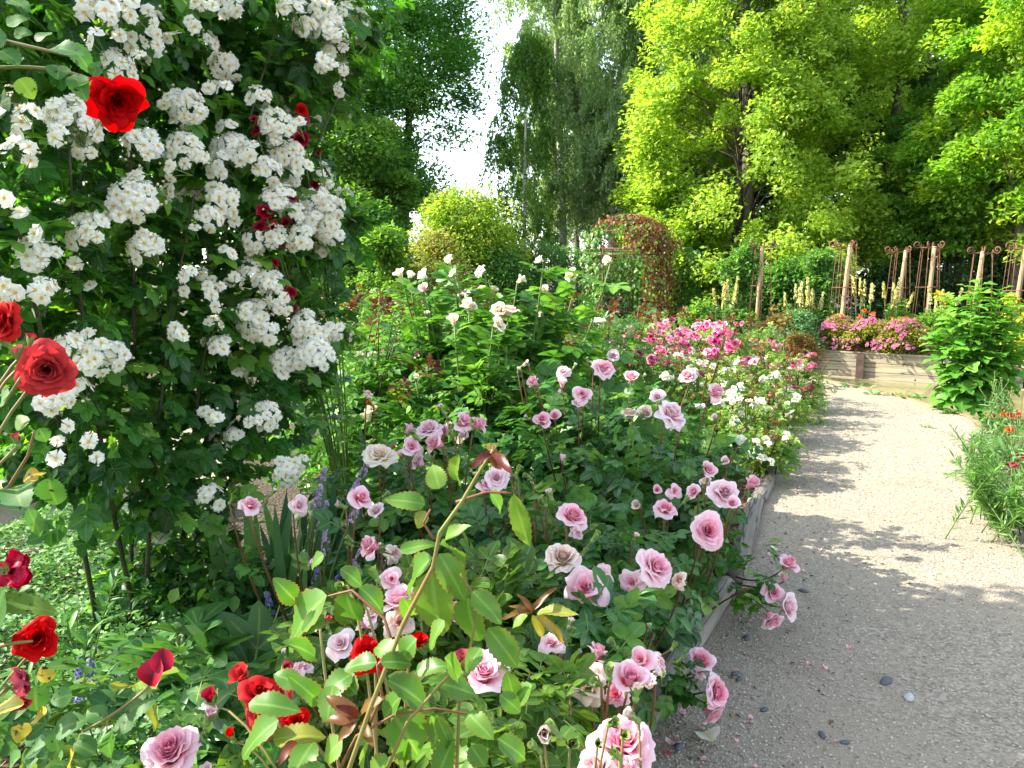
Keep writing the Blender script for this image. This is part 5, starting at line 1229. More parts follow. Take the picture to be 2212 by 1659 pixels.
hero_rose_bush('pink_rose_bush', 'pink rose bush with one quartered bloom facing out above the grey log', (X(1500, 2.9), 3.1, 0),
               [(1530, 1146, 2.4, 'full', 'pink', 37, (.1, -.85, .4)), (1565, 1062, 2.7, 'full', 'pale_pink', 31, (.2, -.7, .5)), (1582, 1086, 2.6, 'egg', 'pink', 14), (1625, 1043, 2.9, 'egg', 'pink', 15), (1457, 1060, 2.8, 'half', 'pink', 18), (1436, 1098, 2.7, 'open', 'pink', 25), (1500, 1062, 2.8, 'cup', 'pink', 17), (1420, 1057, 2.9, 'egg', 'pink', 10), (1530, 1015, 3.1, 'cup', 'pink', 17), (1568, 995, 3.2, 'egg', 'pale_pink', 9), (1525, 1042, 2.9, 'egg', 'pink', 12), (1375, 1090, 2.8, 'egg', 'faded', 10)],
               [(X(1500, 3.0), 3.2, .36, .36, .30, .34), (X(1420, 2.9), 3.2, .45, .34, .28, .42), (X(1570, 2.9), 3.1, .30, .22, .24, .22)], 1150, 'rose_leaf', group=PK, canes=6)
hero_rose_bush('pink_rose_bush', 'pink rose bush with two large pale blooms above dark leaves by the ivory roses', (X(1420, 3.8), 3.9, 0),
               [(1450, 892, 3.1, 'full', 'pale_pink', 31), (1462, 912, 3.1, 'spent', 'pale_pink', 20), (1545, 846, 3.6, 'half', 'pink', 21), (1546, 905, 3.4, 'bud', 'pink', 9), (1395, 893, 3.6, 'cup', 'faded', 16), (1360, 893, 3.6, 'cup', 'faded', 16), (1420, 857, 3.7, 'cup', 'pale_pink', 14), (1600, 950, 3.5, 'egg', 'ivory', 12)],
               [(X(1420, 3.6), 3.8, .50, .42, .32, .46), (X(1540, 3.6), 3.8, .42, .34, .28, .38)], 950, 'rose_leaf', group=PK, canes=5)
hero_rose_bush('pink_rose_bush', 'pink rose bush with one wide soft bloom and slim buds below the hot pink ones', (X(1280, 4.0), 4.1, 0),
               [(1304, 795, 3.6, 'full', 'pink', 24), (1287, 790, 3.7, 'cup', 'pale_pink', 13), (1257, 852, 3.5, 'half', 'pink', 22), (1251, 873, 3.5, 'cup', 'pale_pink', 14), (1172, 908, 3.3, 'half', 'pink', 21, (0, -.6, .7)), (1198, 898, 3.5, 'egg', 'pink', 12), (1152, 825, 3.6, 'egg', 'pink', 13), (1217, 803, 3.9, 'full', 'pale_pink', 15), (1215, 825, 3.8, 'egg', 'pale_pink', 11), (1486, 811, 4.2, 'full', 'pink', 20), (1365, 815, 4.2, 'cup', 'pink', 14), (1325, 768, 4.6, 'cup', 'pale_pink', 13), (1215, 988, 3.2, 'egg', 'pink', 8), (1130, 790, 3.9, 'bud', 'pink', 6), (1140, 785, 3.9, 'bud', 'pink', 6), (1120, 800, 3.9, 'bud', 'pink', 6)],
               [(X(1250, 3.8), 4.0, .52, .44, .34, .44), (X(1370, 4.0), 4.2, .5, .44, .34, .42), (X(1150, 3.4), 3.7, .42, .36, .3, .36)], 1200, 'rose_leaf', group=PK, canes=6, size=.14)
_ll = LOGLINE; LOGLINE = None
hero_rose_bush('overhanging_pink_rose', 'low pink rose branch with five blooms hanging over the log and gravel', gr(1560, 1240),
               [(1703, 1217, 3.15, 'half', 'pink', 26, (.3, -.4, .7)), (1693, 1246, 3.1, 'egg', 'pink', 12), (1671, 1281, 3.05, 'half', 'pink', 23, (.1, -.75, .5)), (1702, 1312, 3.0, 'cup', 'pale_pink', 26, (.5, -.5, .2)), (1667, 1337, 2.95, 'cup', 'pink', 23, (.1, -.5, -.3))],
               [(X(1655, 3.15), 3.15, .42, .09, .08, .08), (X(1560, 3.2), 3.3, .38, .10, .12, .12), (X(1680, 3.1), 3.1, .34, .06, .06, .06)], 26, 'rose_leaf', None, .10, cane_leaf=5)
hero_rose_bush('overhanging_pink_rose', 'lowest pink rose branch with a drooping bloom pair beside the fallen white petal', gr(1400, 1480),
               [(1514, 1428, 2.4, 'cup', 'pink', 29, (.1, -.4, .8)), (1549, 1497, 2.3, 'full', 'pink', 34, (.6, -.6, .3)), (1538, 1540, 2.3, 'cup', 'pink', 29, (.4, -.5, -.4)), (1556, 1530, 2.35, 'spent', 'pink', 20, (.6, 0, -.3)), (1510, 1452, 2.4, 'spent', 'pale_pink', 18)],
               [(X(1470, 2.4), 2.42, .26, .07, .07, .10), (X(1430, 2.4), 2.5, .2, .06, .08, .10)], 24, 'rose_leaf', None, .085, cane_leaf=5)
LOGLINE = _ll
hero_rose_bush('pink_rose_bush', 'pink rose bush at the log end with cream faded bloom and tight green pink buds', (X(1310, 1.75), 1.95, 0),
               [(1362, 1466, 1.55, 'cup', 'pink', 39, (.1, -.3, .9)), (1268, 1472, 1.6, 'spent', 'faded', 52), (1384, 1425, 1.75, 'half', 'pink', 32), (1290, 1410, 1.8, 'half', 'pink', 27), (1190, 1388, 1.75, 'spent', 'pale_pink', 32), (1210, 1425, 1.8, 'open', 'pink', 30), (1425, 1432, 1.8, 'spent', 'pale_pink', 26), (1330, 1500, 1.65, 'spent', 'pink', 30), (1403, 1470, 1.7, 'spent', 'faded', 18), (1316, 1452, 1.45, 'bud', 'budgreen', 16), (1290, 1475, 1.45, 'bud', 'budgreen', 14), (1375, 1495, 1.4, 'bud', 'faded', 18)],
               [(X(1330, 1.75), 1.95, .36, .30, .22, .32), (X(1220, 1.75), 1.95, .40, .26, .22, .34)], 620, 'rose_leaf', group=PK, canes=4)
hero_rose_bush('pink_rose_bush', 'nearest pink rose bush with full round blooms cut by the lower frame', (X(1330, 1.2), 1.3, 0),
               [(1348, 1608, 1.25, 'full', 'pink', 74, (.1, -.4, .85)), (1285, 1655, 1.2, 'full', 'pale_pink', 56), (1360, 1655, 1.15, 'cup', 'pink', 20), (1175, 1585, 1.15, 'bud', 'faded', 24), (1367, 1548, 1.2, 'bud', 'faded', 17), (1322, 1562, 1.15, 'bud', 'budgreen', 15), (1348, 1590, 1.1, 'bud', 'budgreen', 14), (1292, 1606, 1.15, 'bud', 'budgreen', 12), (1235, 1605, 1.15, 'bud', 'budgreen', 18), (1330, 1630, 1.1, 'bud', 'budgreen', 16), (1155, 1615, 1.15, 'bud', 'budgreen', 16)],
               [(X(1200, 1.3), 1.42, .62, .22, .14, .14), (X(1350, 1.3), 1.42, .55, .18, .15, .16), (X(1100, 1.3), 1.45, .6, .24, .16, .16)], 420, 'olive_leaf', group=PK, canes=4, stem='stem_tan', stem_r=.0026, size=.10, rnd=(.1, .7))
hero_rose_bush('pink_rose_bush', 'sunlit pink rose bush behind the long reddish shoot, blooms half covered by leaves', (X(880, 1.75), 1.9, 0),
               [(868, 1300, 1.7, 'cup', 'pink', 42), (862, 1345, 1.7, 'spent', 'faded', 36), (846, 1250, 1.75, 'half', 'pink', 26), (806, 1322, 1.75, 'open', 'pale_pink', 28), (738, 1392, 1.7, 'half', 'pale_pink', 32), (650, 1443, 1.7, 'spent', 'pale_pink', 28), (790, 1345, 1.8, 'half', 'pink', 24), (1045, 1455, 1.45, 'cup', 'pink', 50, (.2, -.4, .8)), (985, 1325, 1.8, 'half', 'pink', 30), (1000, 1505, 1.5, 'spent', 'pale_pink', 26), (765, 1255, 1.9, 'bud', 'budgreen', 14), (905, 1330, 1.7, 'bud', 'budgreen', 12)],
               [(X(880, 1.75), 1.95, .55, .34, .2, .24), (X(1040, 1.7), 1.95, .52, .26, .2, .26), (X(760, 1.75), 1.95, .50, .22, .2, .22)], 560, 'olive_leaf', group=PK, canes=4, stem='stem_tan', rnd=(.0, .6))
hero_rose_bush('pink_rose_bush', 'single big soft pink rose low between dark leaves and spotted rose leaves', (X(400, 1.3), 1.4, 0), [(368, 1620, 1.28, 'full', 'pink', 64, (-.05, -.35, .85)), (205 + 240, 1668, 1.3, 'cup', 'pale_pink', 20)],
               [(X(420, 1.4), 1.5, .5, .16, .12, .14)], 60, 'rose_leaf', group=PK, canes=1, size=.11)
LOGLINE = None
# ================================================================ RED ROSES AND THE LONG SHOOT
def px_leaf(g, A, B, Y, wpx, rnd, Yb=None, flip=0.0):
    """serrated leaflet from base pixel A to tip pixel B, at depth Y"""
    a = at(*A, Y); b = at(*B, Yb or Y + rng.normal(0, .02)); L = np.linalg.norm(b - a); w = wpx / F * Y * 2 / .60 * 1.25
    tocam = nrm(np.array([0, 0, CAMZ]) - a); n = nrm(tocam * .75 + np.array([-.25 + flip, 0, .65]) + rng.normal(0, .12, 3))
    g.inst(L_hero[rng.integers(0, 4)], [a], basis(b - a, n)[None], np.array([[w, L, L]]), rnd)


def path_px(pts, Y, Y2=None):
    Ys = np.linspace(Y, Y2 or Y, len(pts)); P = np.array([at(p[0], p[1], y) for p, y in zip(pts, Ys)])
    s = np.linspace(0, len(P) - 1, (len(P) - 1) * 4 + 1); return np.stack([np.interp(s, range(len(P)), P[:, k]) for k in range(3)], -1)


base = np.array([-.16, .95, 0]); t = thing('red_rose_bush', base, 'red rose with a tall reddish shoot and long serrated olive leaves', 'rose bush')
def px_stem(pts, Y, Y2, r0, r1, mat='stem_tan'):
    P = path_px(pts, Y, Y2); g = G(); g.tube(P, np.linspace(r0, r1, len(P)), 7); part('stem', g, M[mat], t); return P


px_stem([(740, 1700), (800, 1530), (870, 1350), (935, 1225), (950, 1150), (1000, 1080), (1035, 1020), (1066, 972)], .86, .80, .0030, .0017)
px_stem([(820, 1700), (880, 1560), (950, 1480), (1010, 1420), (1028, 1345), (1021, 1280), (995, 1240)], .88, .84, .0022, .0012)
px_stem([(735, 1660), (770, 1590), (850, 1545), (940, 1530), (1025, 1545)], .9, .92, .0023, .0012, 'stem_red')
px_stem([(700, 1290), (760, 1275), (830, 1335), (850, 1400), (815, 1440)], .98, .9, .0014, .0028, 'stem_red')
px_stem([(815, 1435), (825, 1500), (800, 1560)], .9, .9, .0018, .0022, 'stem_red')
px_stem([(985, 1085), (1050, 1063), (1105, 1065)], .82, .82, .002, .001, 'stem_red')
px_stem([(930, 1100), (915, 1130), (938, 1165)], .82, .82, .0012, .0016, 'stem_red')
g0 = G()
for A, B, w, r in (((934, 1204), (847, 1282), 27, .35), ((932, 1232), (946, 1392), 38, .62), ((948, 1196), (1010, 1300), 26, .45), ((1010, 1290), (1022, 1404), 33, .45), ((1054, 1356), (1128, 1448), 26, .42), ((1021, 1278), (1087, 1342), 22, .45), ((706, 1286), (585, 1397), 42, .35), ((748, 1276), (764, 1366), 28, .4), ((777, 1268), (840, 1322), 21, .2), ((735, 1229), (790, 1262), 18, .3), ((919, 1090), (834, 1072), 18, .45), ((919, 1104), (898, 1140), 14, .85), ((990, 1040), (970, 997), 20, .6), ((950, 1056), (932, 1003), 20, .7), ((1058, 1063), (1097, 1106), 17, .3), ((1110, 1067), (1141, 1195), 18, .66), ((863, 1191), (938, 1167), 13, .4), ((950, 1175), (1025, 1206), 14, .55), ((814, 1431), (735, 1434), 21, .15), ((822, 1431), (894, 1424), 20, .15), ((838, 1469), (948, 1524), 30, .25), ((938, 1473), (1035, 1494), 25, .25), ((847, 1539), (925, 1655), 44, .4), ((537, 1520), (640, 1522), 24, .25), ((602, 1556), (495, 1630), 30, .35), ((590, 1598), (694, 1575), 25, .8), ((942, 1543), (985, 1636), 14, .4), ((1017, 1610), (1052, 1662), 20, .4), ((700, 1650), (640, 1720), 30, .4), ((800, 1600), (760, 1680), 26, .55), ((980, 1600), (930, 1690), 26, .4), ((690, 1520), (640, 1460), 20, .3), ((700, 1330), (650, 1360), 20, .3), ((960, 1165), (1000, 1130), 13, .5), ((1075, 1595), (1150, 1640), 22, .35), ((700, 1200), (660, 1225), 15, .3), ((1150, 1480), (1090, 1530), 20, .4), ((1095, 1450), (1120, 1540), 18, .5), ((770, 1500), (720, 1440), 20, .25), ((680, 1600), (620, 1680), 28, .4), ((840, 1640), (780, 1700), 28, .5), ((1010, 1540), (1060, 1590), 20, .5), ((900, 1450), (960, 1430), 18, .35), ((650, 1480), (590, 1450), 20, .3), ((1080, 1500), (1130, 1540), 18, .4), ((860, 1410), (800, 1390), 20, .45), ((960, 1340), (915, 1400), 18, .5), ((960, 1420), (1010, 1470), 24, .4), ((900, 1380), (850, 1430), 24, .35), ((760, 1455), (690, 1500), 24, .3), ((640, 1300), (600, 1255), 20, .3), ((870, 1500), (810, 1560), 24, .3), ((930, 1540), (960, 1620), 22, .45), ((740, 1600), (690, 1640), 26, .6), ((680, 1420), (640, 1380), 20, .25), ((870, 1290), (905, 1350), 18, .5), ((1040, 1400), (1000, 1450), 18, .4), ((720, 1480), (700, 1560), 22, .45), ((880, 1600), (850, 1680), 26, .5), ((1160, 1325), (1237, 1312), 12, .85), ((1158, 1328), (1230, 1388), 9, .88), ((1150, 1328), (1180, 1385), 9, .86), ((1140, 1330), (1100, 1352), 11, .7)):
    Yl = .84 if A[1] < 1450 else .92
    if A[0] < 800 and A[1] < 1400: Yl = .98
    if r > .6 and A[0] > 1100 and A[1] > 1300: Yl = 1.2
    px_leaf(g0, A, B, Yl + rng.normal(0, .02), w, r + rng.uniform(-.05, .05))
part('foliage', g0, M['olive_leaf'], t)
g1 = G()
for A, B, w in (((1064, 975), (1050, 955), 6), ((1066, 975), (1085, 990), 10), ((1063, 980), (1100, 1005), 9), ((1062, 980), (1018, 1000), 9), ((1060, 985), (1085, 1018), 8), ((1066, 972), (1064, 955), 6), ((1150, 1320), (1196, 1264), 6), ((1150, 1320), (1088, 1325), 7), ((1150, 1322), (1124, 1282), 6), ((1150, 1325), (1105, 1303), 6),
                ((775, 1545), (700, 1500), 14), ((775, 1550), (735, 1520), 10), ((778, 1545), (815, 1500), 12), ((772, 1555), (725, 1600), 10), ((770, 1560), (690, 1545), 12), ((640, 1600), (600, 1640), 10), ((780, 1560), (800, 1600), 9)):
    px_leaf(g1, A, B, .80 if A[1] < 1100 else (1.2 if A[0] > 1100 else .88), w, rng.uniform(.2, 1) if A[0] < 1100 else rng.uniform(.7, 1))
o = part('young_foliage', g1, M['young_red'], t); o['label'] = 'young red shoot leaves'
for px, py, Y, f, c, r, fc in ((560, 1492, 1.25, 'half', 'red', 42, (.2, -.4, .8)), (520, 1458, 1.3, 'egg', 'red', 24, (-.3, -.3, .9)), (600, 1500, 1.3, 'open', 'red', 30, (.4, -.4, .6)), (570, 1548, 1.3, 'open', 'red', 42, (0, -.5, .3)), (795, 1412, 1.15, 'open', 'red', 40, (0, -.5, .6)), (905, 1385, 1.2, 'egg', 'red', 18, (.2, -.4, .8)), (640, 1555, 1.2, 'open', 'red', 30, None), (615, 1450, 1.3, 'bud', 'crimson', 20, (.5, -.2, .8)), (456, 1510, 1.3, 'bud', 'crimson', 22, (-.1, -.3, .9)), (1002, 1432, .95, 'bud', 'crimson', 26, (-.15, -.2, 1)), (705, 1340, 1.15, 'bud', 'red', 12, (.4, -.2, .6)), (500, 1590, 1.25, 'bud', 'red', 16, (-.2, -.2, .8)), (780, 1300, 1.2, 'bud', 'budgreen', 12, None), (735, 1270, 1.2, 'bud', 'budgreen', 14, None)):
    p = at(px, py, Y); rad = r / F * Y; fc = nrm(np.array(fc if fc else (rng.normal(0, .3), -.5, .75), float))
    if f == 'bud': part_at('bud', bud_mesh(c), t, p - fc * rad * .8, zbasis(fc, rng.uniform(0, 6)), rad * 1.9)
    else: part_at('flower', flower_mesh(f, c), t, p, zbasis(fc, rng.uniform(0, 6)), rad)
    g = G(); nk = p - fc * rad; g.tube(bez(base + np.array([rng.normal(0, .06), rng.normal(.1, .05), .3]), nk * .7 + base * .3 + np.array([0, 0, .5 * nk[2]]) - fc * .12, nk, 9), np.linspace(.0034, .002, 9), 5); part('stem', g, M['stem_tan'], t)

# red rose bush at the picture's outer left: blooms at many heights, spotted leaves below
base = np.array([-1.02, 1.12, 0]); t = thing('red_rose_bush', base, 'lanky red rose with black spotted leaves and big scarlet blooms before the white climber', 'rose bush')
REDS = [(250, 220, 1.35, 'open', 'red', 55, (.55, -.6, -.35)), (4, 695, 1.15, 'full', 'red', 40, (-.2, -.7, .1)), (98, 798, 1.3, 'full', 'red', 54, (.35, -.85, .05)), (36, 1236, 1.25, 'spent', 'crimson', 42, (.1, .7, -.4)), (80, 1378, 1.3, 'open', 'red', 44, (.2, -.5, .5)), (50, 1470, 1.25, 'spent', 'crimson', 36, (.4, .3, .1)), (40, 1515, 1.3, 'cup', 'crimson', 26, (.2, -.4, -.5)), (36, 950, 1.2, 'bud', 'crimson', 15, (0, -.2, .9)), (42, 768, 1.3, 'bud', 'crimson', 20, (-.3, 0, .8)), (66, 738, 1.32, 'bud', 'crimson', 16, (.1, .2, .9))]
for px, py, Y, f, c, r, fc in REDS:
    p = at(px, py, Y); rad = r / F * Y; fc = nrm(np.array(fc, float))
    if f == 'bud': part_at('bud', bud_mesh(c), t, p - fc * rad * .8, zbasis(fc, rng.uniform(0, 6)), rad * 1.9)
    else: part_at('flower', flower_mesh(f, c, 0), t, p, zbasis(fc, rng.uniform(0, 6)), rad)
    if py < 400: continue
    nk = p - fc * rad * .9; g = G(); far = base + np.array([-.05, 0, .25 + .3 * nk[2]]); mid = nk * .75 + base * .25; mid[2] = nk[2] - .1; mid[0] -= .06
    g.tube(bez(far, mid, nk, 10), np.linspace(.0046, .0026, 10), 6); part('stem', g, M['stem_tan'], t)
g = G(); g.tube(bez(base, base + np.array([.02, 0, .8]), at(-40, 150, 1.25), 12), np.linspace(.008, .003, 12), 7); part('stem', g, M['stem_green'], t)
g = G(); g.tube(bez(at(-40, 150, 1.25), at(120, 130, 1.3), at(232, 188, 1.34), 10), .003, 6); part('stem', g, M['stem_tan'], t)
# spent single-petal bloom
p = at(322, 1482, 1.3); fc = nrm(np.array([.1, -.35, .95])); g = G(); g.inst(pet, [(0, 0, 0), (.02, .01, .02)], np.stack([basis(nrm(np.array([.25, .05, 1.0])), (-.2, -1, .2)), basis(nrm(np.array([.0, .2, 1.0])), (.4, -1, .2))]), np.array([.05, .042]), .5); part_at('flower', g.mesh('spent_crimson_bloom', M['crimson']), t, p); g = G(); g.inst(BUD[1], [(0, 0, 0)], zbasis((.1, -.2, -1), 0)[None], .016, 0); part_at('hip', g.mesh('spent_rose_hip', [M['chip'], M['sepal']]), t, p + np.array([.0, 0, -.008]))
g = G(); g.tube(bez(at(180, 1580, 1.25), at(260, 1540, 1.28), p, 8), .0026, 6); part('stem', g, M['stem_tan'], t)
gs = G()
lv = [((300, 1520), 36, .30), ((270, 1560), 26, .2), ((325, 1550), 32, .80), ((147, 1565), 32, .35), ((100, 1457), 21, .97), ((268, 1478), 26, .82), ((14, 1525), 26, .88), ((77, 1512), 30, .3), ((132, 1506), 25, .35), ((70, 1618), 30, .3), ((115, 1655), 30, .4), ((80, 1546), 20, .95), ((182, 1615), 26, .35), ((230, 1600), 22, .4), ((25, 1590), 26, .5), ((150, 1640), 20, .95), ((205, 1540), 22, .3), ((20, 1650), 28, .35), ((190, 1660), 24, .3), ((240, 1655), 22, .35), ((45, 1580), 20, .9), ((120, 1600), 22, .45)]
for (px, py), r, k in lv:
    a = rng.uniform(0, 6.28); px_leaf(gs, (px - r * math.cos(a), py - r * math.sin(a)), (px + r * math.cos(a), py + r * math.sin(a)), 1.28 + rng.normal(0, .05), r * .82, k, flip=rng.normal(0, .2))
for A, B, w, k in (((0, 1300), (120, 1312), 22, .6), ((10, 1272), (-40, 1390), 46, .35), ((40, 1280), (60, 1262), 8, .5), ((35, 1050), (38, 1085), 28, .3), ((105, 1032), (118, 1105), 26, .35), ((70, 1030), (95, 1012), 14, .97), ((85, 1022), (45, 1035), 16, .97), ((60, 900), (30, 925), 20, .6), ((85, 925), (100, 955), 14, .45), ((20, 850), (-10, 870), 20, .5), ((60, 1100), (95, 1160), 14, .5),
                   ((110, 105), (170, 100), 18, .25), ((130, 140), (120, 165), 19, .2), ((150, 95), (200, 150), 18, .3), ((15, 55), (55, 30), 16, .4), ((30, 75), (65, 65), 15, .45), ((40, 170), (75, 210), 18, .6), ((0, 110), (40, 130), 22, .5), ((160, 160), (180, 205), 17, .5), ((80, 90), (105, 60), 14, .4), ((190, 178), (170, 195), 15, .45), ((0, 60), (-30, 100), 24, .45), ((20, 0), (60, 10), 15, .4), ((200, 165), (214, 130), 12, .4)):
    px_leaf(gs, A, B, 1.25 + rng.normal(0, .04), w, k)
leaves_in_blobs(gs, C_near, [(X(100, 1.35), 1.5, .62, .32, .2, .16), (X(20, 1.3), 1.42, .55, .14, .12, .12)], 90, .12, rnd=(.05, .72))
for P in ([(-60, 1120), (20, 1050), (60, 985), (75, 930)], [(-40, 910), (10, 870), (45, 815)], [(0, 1395), (40, 1388), (70, 1385)], [(-60, 700), (-20, 700)], [(-30, 80), (60, 100), (150, 120)]):
    Q = path_px(P, 1.25); g = G(); g.tube(Q, np.linspace(.004, .0022, len(Q)), 6); part('stem', g, M['stem_tan'], t)
part('foliage', gs, M['spot_leaf'], t)

# ================================================================ CLIMBING WHITE ROSE
def surf(px): return 2.05 + max(0, px) / 760.0 * 1.25


blobs_px = [(60, 60, 230, .3), (230, 20, 200, .25), (420, 40, 190, .25), (610, 20, 150, .2), (730, 60, 60, .1), (80, 330, 200, .3), (300, 300, 220, .25), (490, 330, 150, .2), (610, 350, 90, .1), (60, 620, 180, .3), (270, 620, 220, .25), (470, 600, 180, .2), (620, 520, 110, .1), (710, 480, 70, .0), (150, 850, 170, .25), (350, 860, 190, .25), (520, 780, 150, .15), (640, 700, 110, .05), (250, 1000, 150, .2), (420, 980, 140, .2), (560, 930, 80, .1), (120, 960, 90, .2), (380, 1090, 80, .2), (620, 180, 120, .2)]
BL = []
for px, py, r, dz in blobs_px:
    Yb = surf(px) + dz * .5 + r / F * surf(px) * 1.12; c = at(px, py, Yb); k = r / F * Yb; BL.append((c[0], c[1], c[2], k, k * 1.15, k))
BL += [(-1.75, 3.3, 2.45, .6, .6, .5), (-1.5, 3.0, 2.8, .7, .6, .4), (-2.1, 3.2, 1.6, .5, .6, .8), (-1.0, 3.5, 2.7, .5, .5, .35), (-1.85, 2.1, 2.2, .5, .55, .8)]  # last blob is added foliage that extends the climber's shade over the near path
base = np.array([-1.62, 3.15, 0]); cl = thing('climbing_rose', base, 'tall climbing rose covered in clusters of small white flowers with yellow centres', 'climbing rose')
gl = G(); leaves_in_blobs(gl, C_7, BL, 5200, .135, .35, .35, .45)
canes = [((300, 1250), (330, 900), (420, 420)), ((270, 1230), (180, 800), (150, 320)), ((320, 1240), (520, 800), (640, 560)), ((310, 1240), (420, 830), (470, 660)), ((330, 1240), (600, 500), (745, 180)), ((280, 1240), (90, 700), (20, 420)), ((300, 1240), (300, 600), (260, 40)), ((310, 1240), (480, 420), (600, 80)), ((400, 870), (470, 640), (520, 500)), ((560, 360), (680, 230), (790, 100)), ((300, 1200), (560, 900), (700, 800)), ((640, 420), (700, 440), (770, 480))]
for A, Bm, C in canes:
    q = [at(*A, surf(A[0]) + .45), at(*Bm, surf(Bm[0]) + .2), at(*C, surf(C[0]) + .02)]
    if A[1] > 1190: q[0] = base + np.array([rng.normal(0, .12), rng.normal(0, .12), 0])
    P = bez(q[0], q[1] * 1.3 - (q[0] + q[2]) * .15, q[2], 14); g = G(); g.tube(P, np.linspace(.011, .0035, 14), 6); part('cane', g, M['stem_dark' if A[1] > 1190 else 'stem_green'], cl); leaves_on_path(gl, C_7, P, 26, .135, .3, 1, .3)
C1 = [(620,50,115),(790,50,90),(700,80,60),(960,90,55),(1450,40,85),(1300,30,80),(760,220,60),(850,280,65),(880,350,45),(970,270,55),(1090,230,60),(980,370,50),(610,250,70),(980,180,55),(1215,160,50),(740,430,100),(1180,680,125),(1050,640,60),(1100,740,42),(450,750,150),(330,700,70),(560,800,120),(520,920,90),(350,850,70),(150,830,60),(60,900,55),(200,940,55),(190,1010,45),(170,700,65),(900,920,115),(970,970,50),(1170,960,125),(1080,1070,70),(1450,950,150),(1380,1050,80),(1560,970,80),(1600,620,60),(1340,560,55),(1420,560,50),(1650,600,60),(1430,800,48),(1750,800,110),(1880,780,60),(1800,980,110),(1900,1050,70),(1700,1080,80),(840,1270,155),(720,1350,70),(560,1460,145),(870,1130,70),(1080,1210,65),(1400,1270,110),(1330,1390,80),(1470,1380,50),(1230,1440,45),(930,1570,125),(220,1490,60),(230,1600,140),(30,1270,50),(130,1330,50),(1750,1250,100),(1850,1330,80),(2000,1290,110),(2110,1310,70),(1960,1400,90),(2080,1450,105),(1900,1500,90),(1760,1500,80),(1600,1530,80),(1430,1600,45),(1850,60,90),(1920,160,80),(2100,200,90),(2120,320,80),(2050,400,70),(2150,560,45),(2060,80,90),(2180,60,60),(2150,430,55)]
C2 = [(490,85,50),(570,220,40),(260,260,100),(90,285,48),(20,240,60),(30,330,60),(1190,150,50),(1290,160,70),(1160,260,40),(1330,260,60),(1390,260,48),(1480,190,60),(1370,360,45),(450,590,85),(560,520,38),(600,640,85),(710,660,105),(520,700,80),(600,770,65),(490,880,90),(330,940,100),(430,920,70),(1350,460,65),(1120,540,70),(1400,600,85),(1600,430,125),(1670,510,95),(1550,390,60),(1690,210,90),(1760,300,90),(1780,370,60),(1920,460,85),(1970,560,105),(2010,660,95),(2110,520,75),(1900,680,80),(1810,710,100),(1360,1070,68),(1690,1040,85),(1600,1070,45),(1285,1020,40),(360,1200,42),(430,1120,36),(545,1215,42),(350,1325,48),(615,1325,42),(1810,1400,105),(1890,1350,60),(1330,1540,75),(1360,1610,45)]
cls = [(x * .3418, y * .3418, r * .3418) for x, y, r in C1] + [(x * .3418, 540 + y * .3418, r * .3418) for x, y, r in C2]
_cm = {}


def cluster_geo(n, seed):
    r = np.random.default_rng(seed); g = G(); fr = .0215; Rc = fr * math.sqrt(n) * .66 if n > 1 else 0
    for i in range(n):
        ph = math.acos(1 - (i + .5) / n * .92) if n > 1 else 0; th = i * 2.39996 + r.normal(0, .2)
        o = np.array([math.sin(ph) * math.cos(th), math.sin(ph) * math.sin(th), math.cos(ph)]); p = o * Rc * np.array([1, 1, .75]) + r.normal(0, .004, 3)
        g.inst(SMALL[r.integers(0, 4) if r.uniform() < .5 else r.integers(0, 3)], [p], zbasis(nrm(o * .85 + np.array([0, 0, .45]) + r.normal(0, .25, 3)), r.uniform(0, 6))[None], fr * r.uniform(.85, 1.12), r.uniform(0, 1), 0)
        g.tube(bez((0, 0, -Rc - .05), p * .3 + np.array([0, 0, -Rc * .6 - .01]), p - o * .004, 5), .0011, 3, m=2, cap=False)
    for i in range(max(1, n // 4)):                       # round cream buds at the rim
        th = r.uniform(0, 6.28); p = np.array([math.cos(th), math.sin(th), r.uniform(-.3, .3)]) * (Rc + .018); q = p * .5 + np.array([0, 0, -Rc * .5 - .02])
        g.tube([q, p], .0009, 3, m=2, cap=False); d = nrm(p - q); g.tube([p, p + d * .003, p + d * .007, p + d * .009], [.002, .0042, .0038, .001], 6, m=3)
    return g


def cluster_mesh(n):
    if n not in _cm:
        _cm[n] = [cluster_geo(n, n * 10 + k).mesh('white_flower_cluster', [M['white'], M['stamen'], M['sepal'], M['ivory']]) for k in range(3 if n > 1 else 2)]
    return random.choice(_cm[n])


cls.sort(key=lambda c: -c[2])
gr_ = G()
for i, (px, py, r) in enumerate(cls):
    Yc = surf(px) - .04 + rng.normal(0, .05)
    if px > 520: Yc -= .06
    rad = r / F * Yc; n = min((1, 2, 3, 5, 7, 10, 14, 19, 25), key=lambda k: abs((.0215 * (math.sqrt(k) * .66 + .7) if k > 1 else .0215) - rad * 1.12))
    ax = nrm(np.array([rng.normal(.05, .35), -.75, .35 + rng.normal(0, .3)])); p = at(px, py, Yc)
    if i < 99: part_at('flower_cluster', cluster_mesh(n), cl, p, zbasis(ax, rng.uniform(0, 6)), rng.uniform(.95, 1.08))
    else:
        me = cluster_geo(n, 500 + i); R = zbasis(ax, rng.uniform(0, 6)); k0 = len(gr_.V)
        for V, L, N, Mm, Rr, T in [(np.concatenate(me.V) @ R.T + p, np.concatenate(me.L), np.concatenate(me.N), np.concatenate(me.M), np.concatenate(me.R), np.concatenate(me.T))]:
            gr_.V.append(V); gr_.L.append(L + gr_.n); gr_.N.append(N); gr_.M.append(Mm); gr_.R.append(Rr); gr_.T.append(T); gr_.n += len(V)
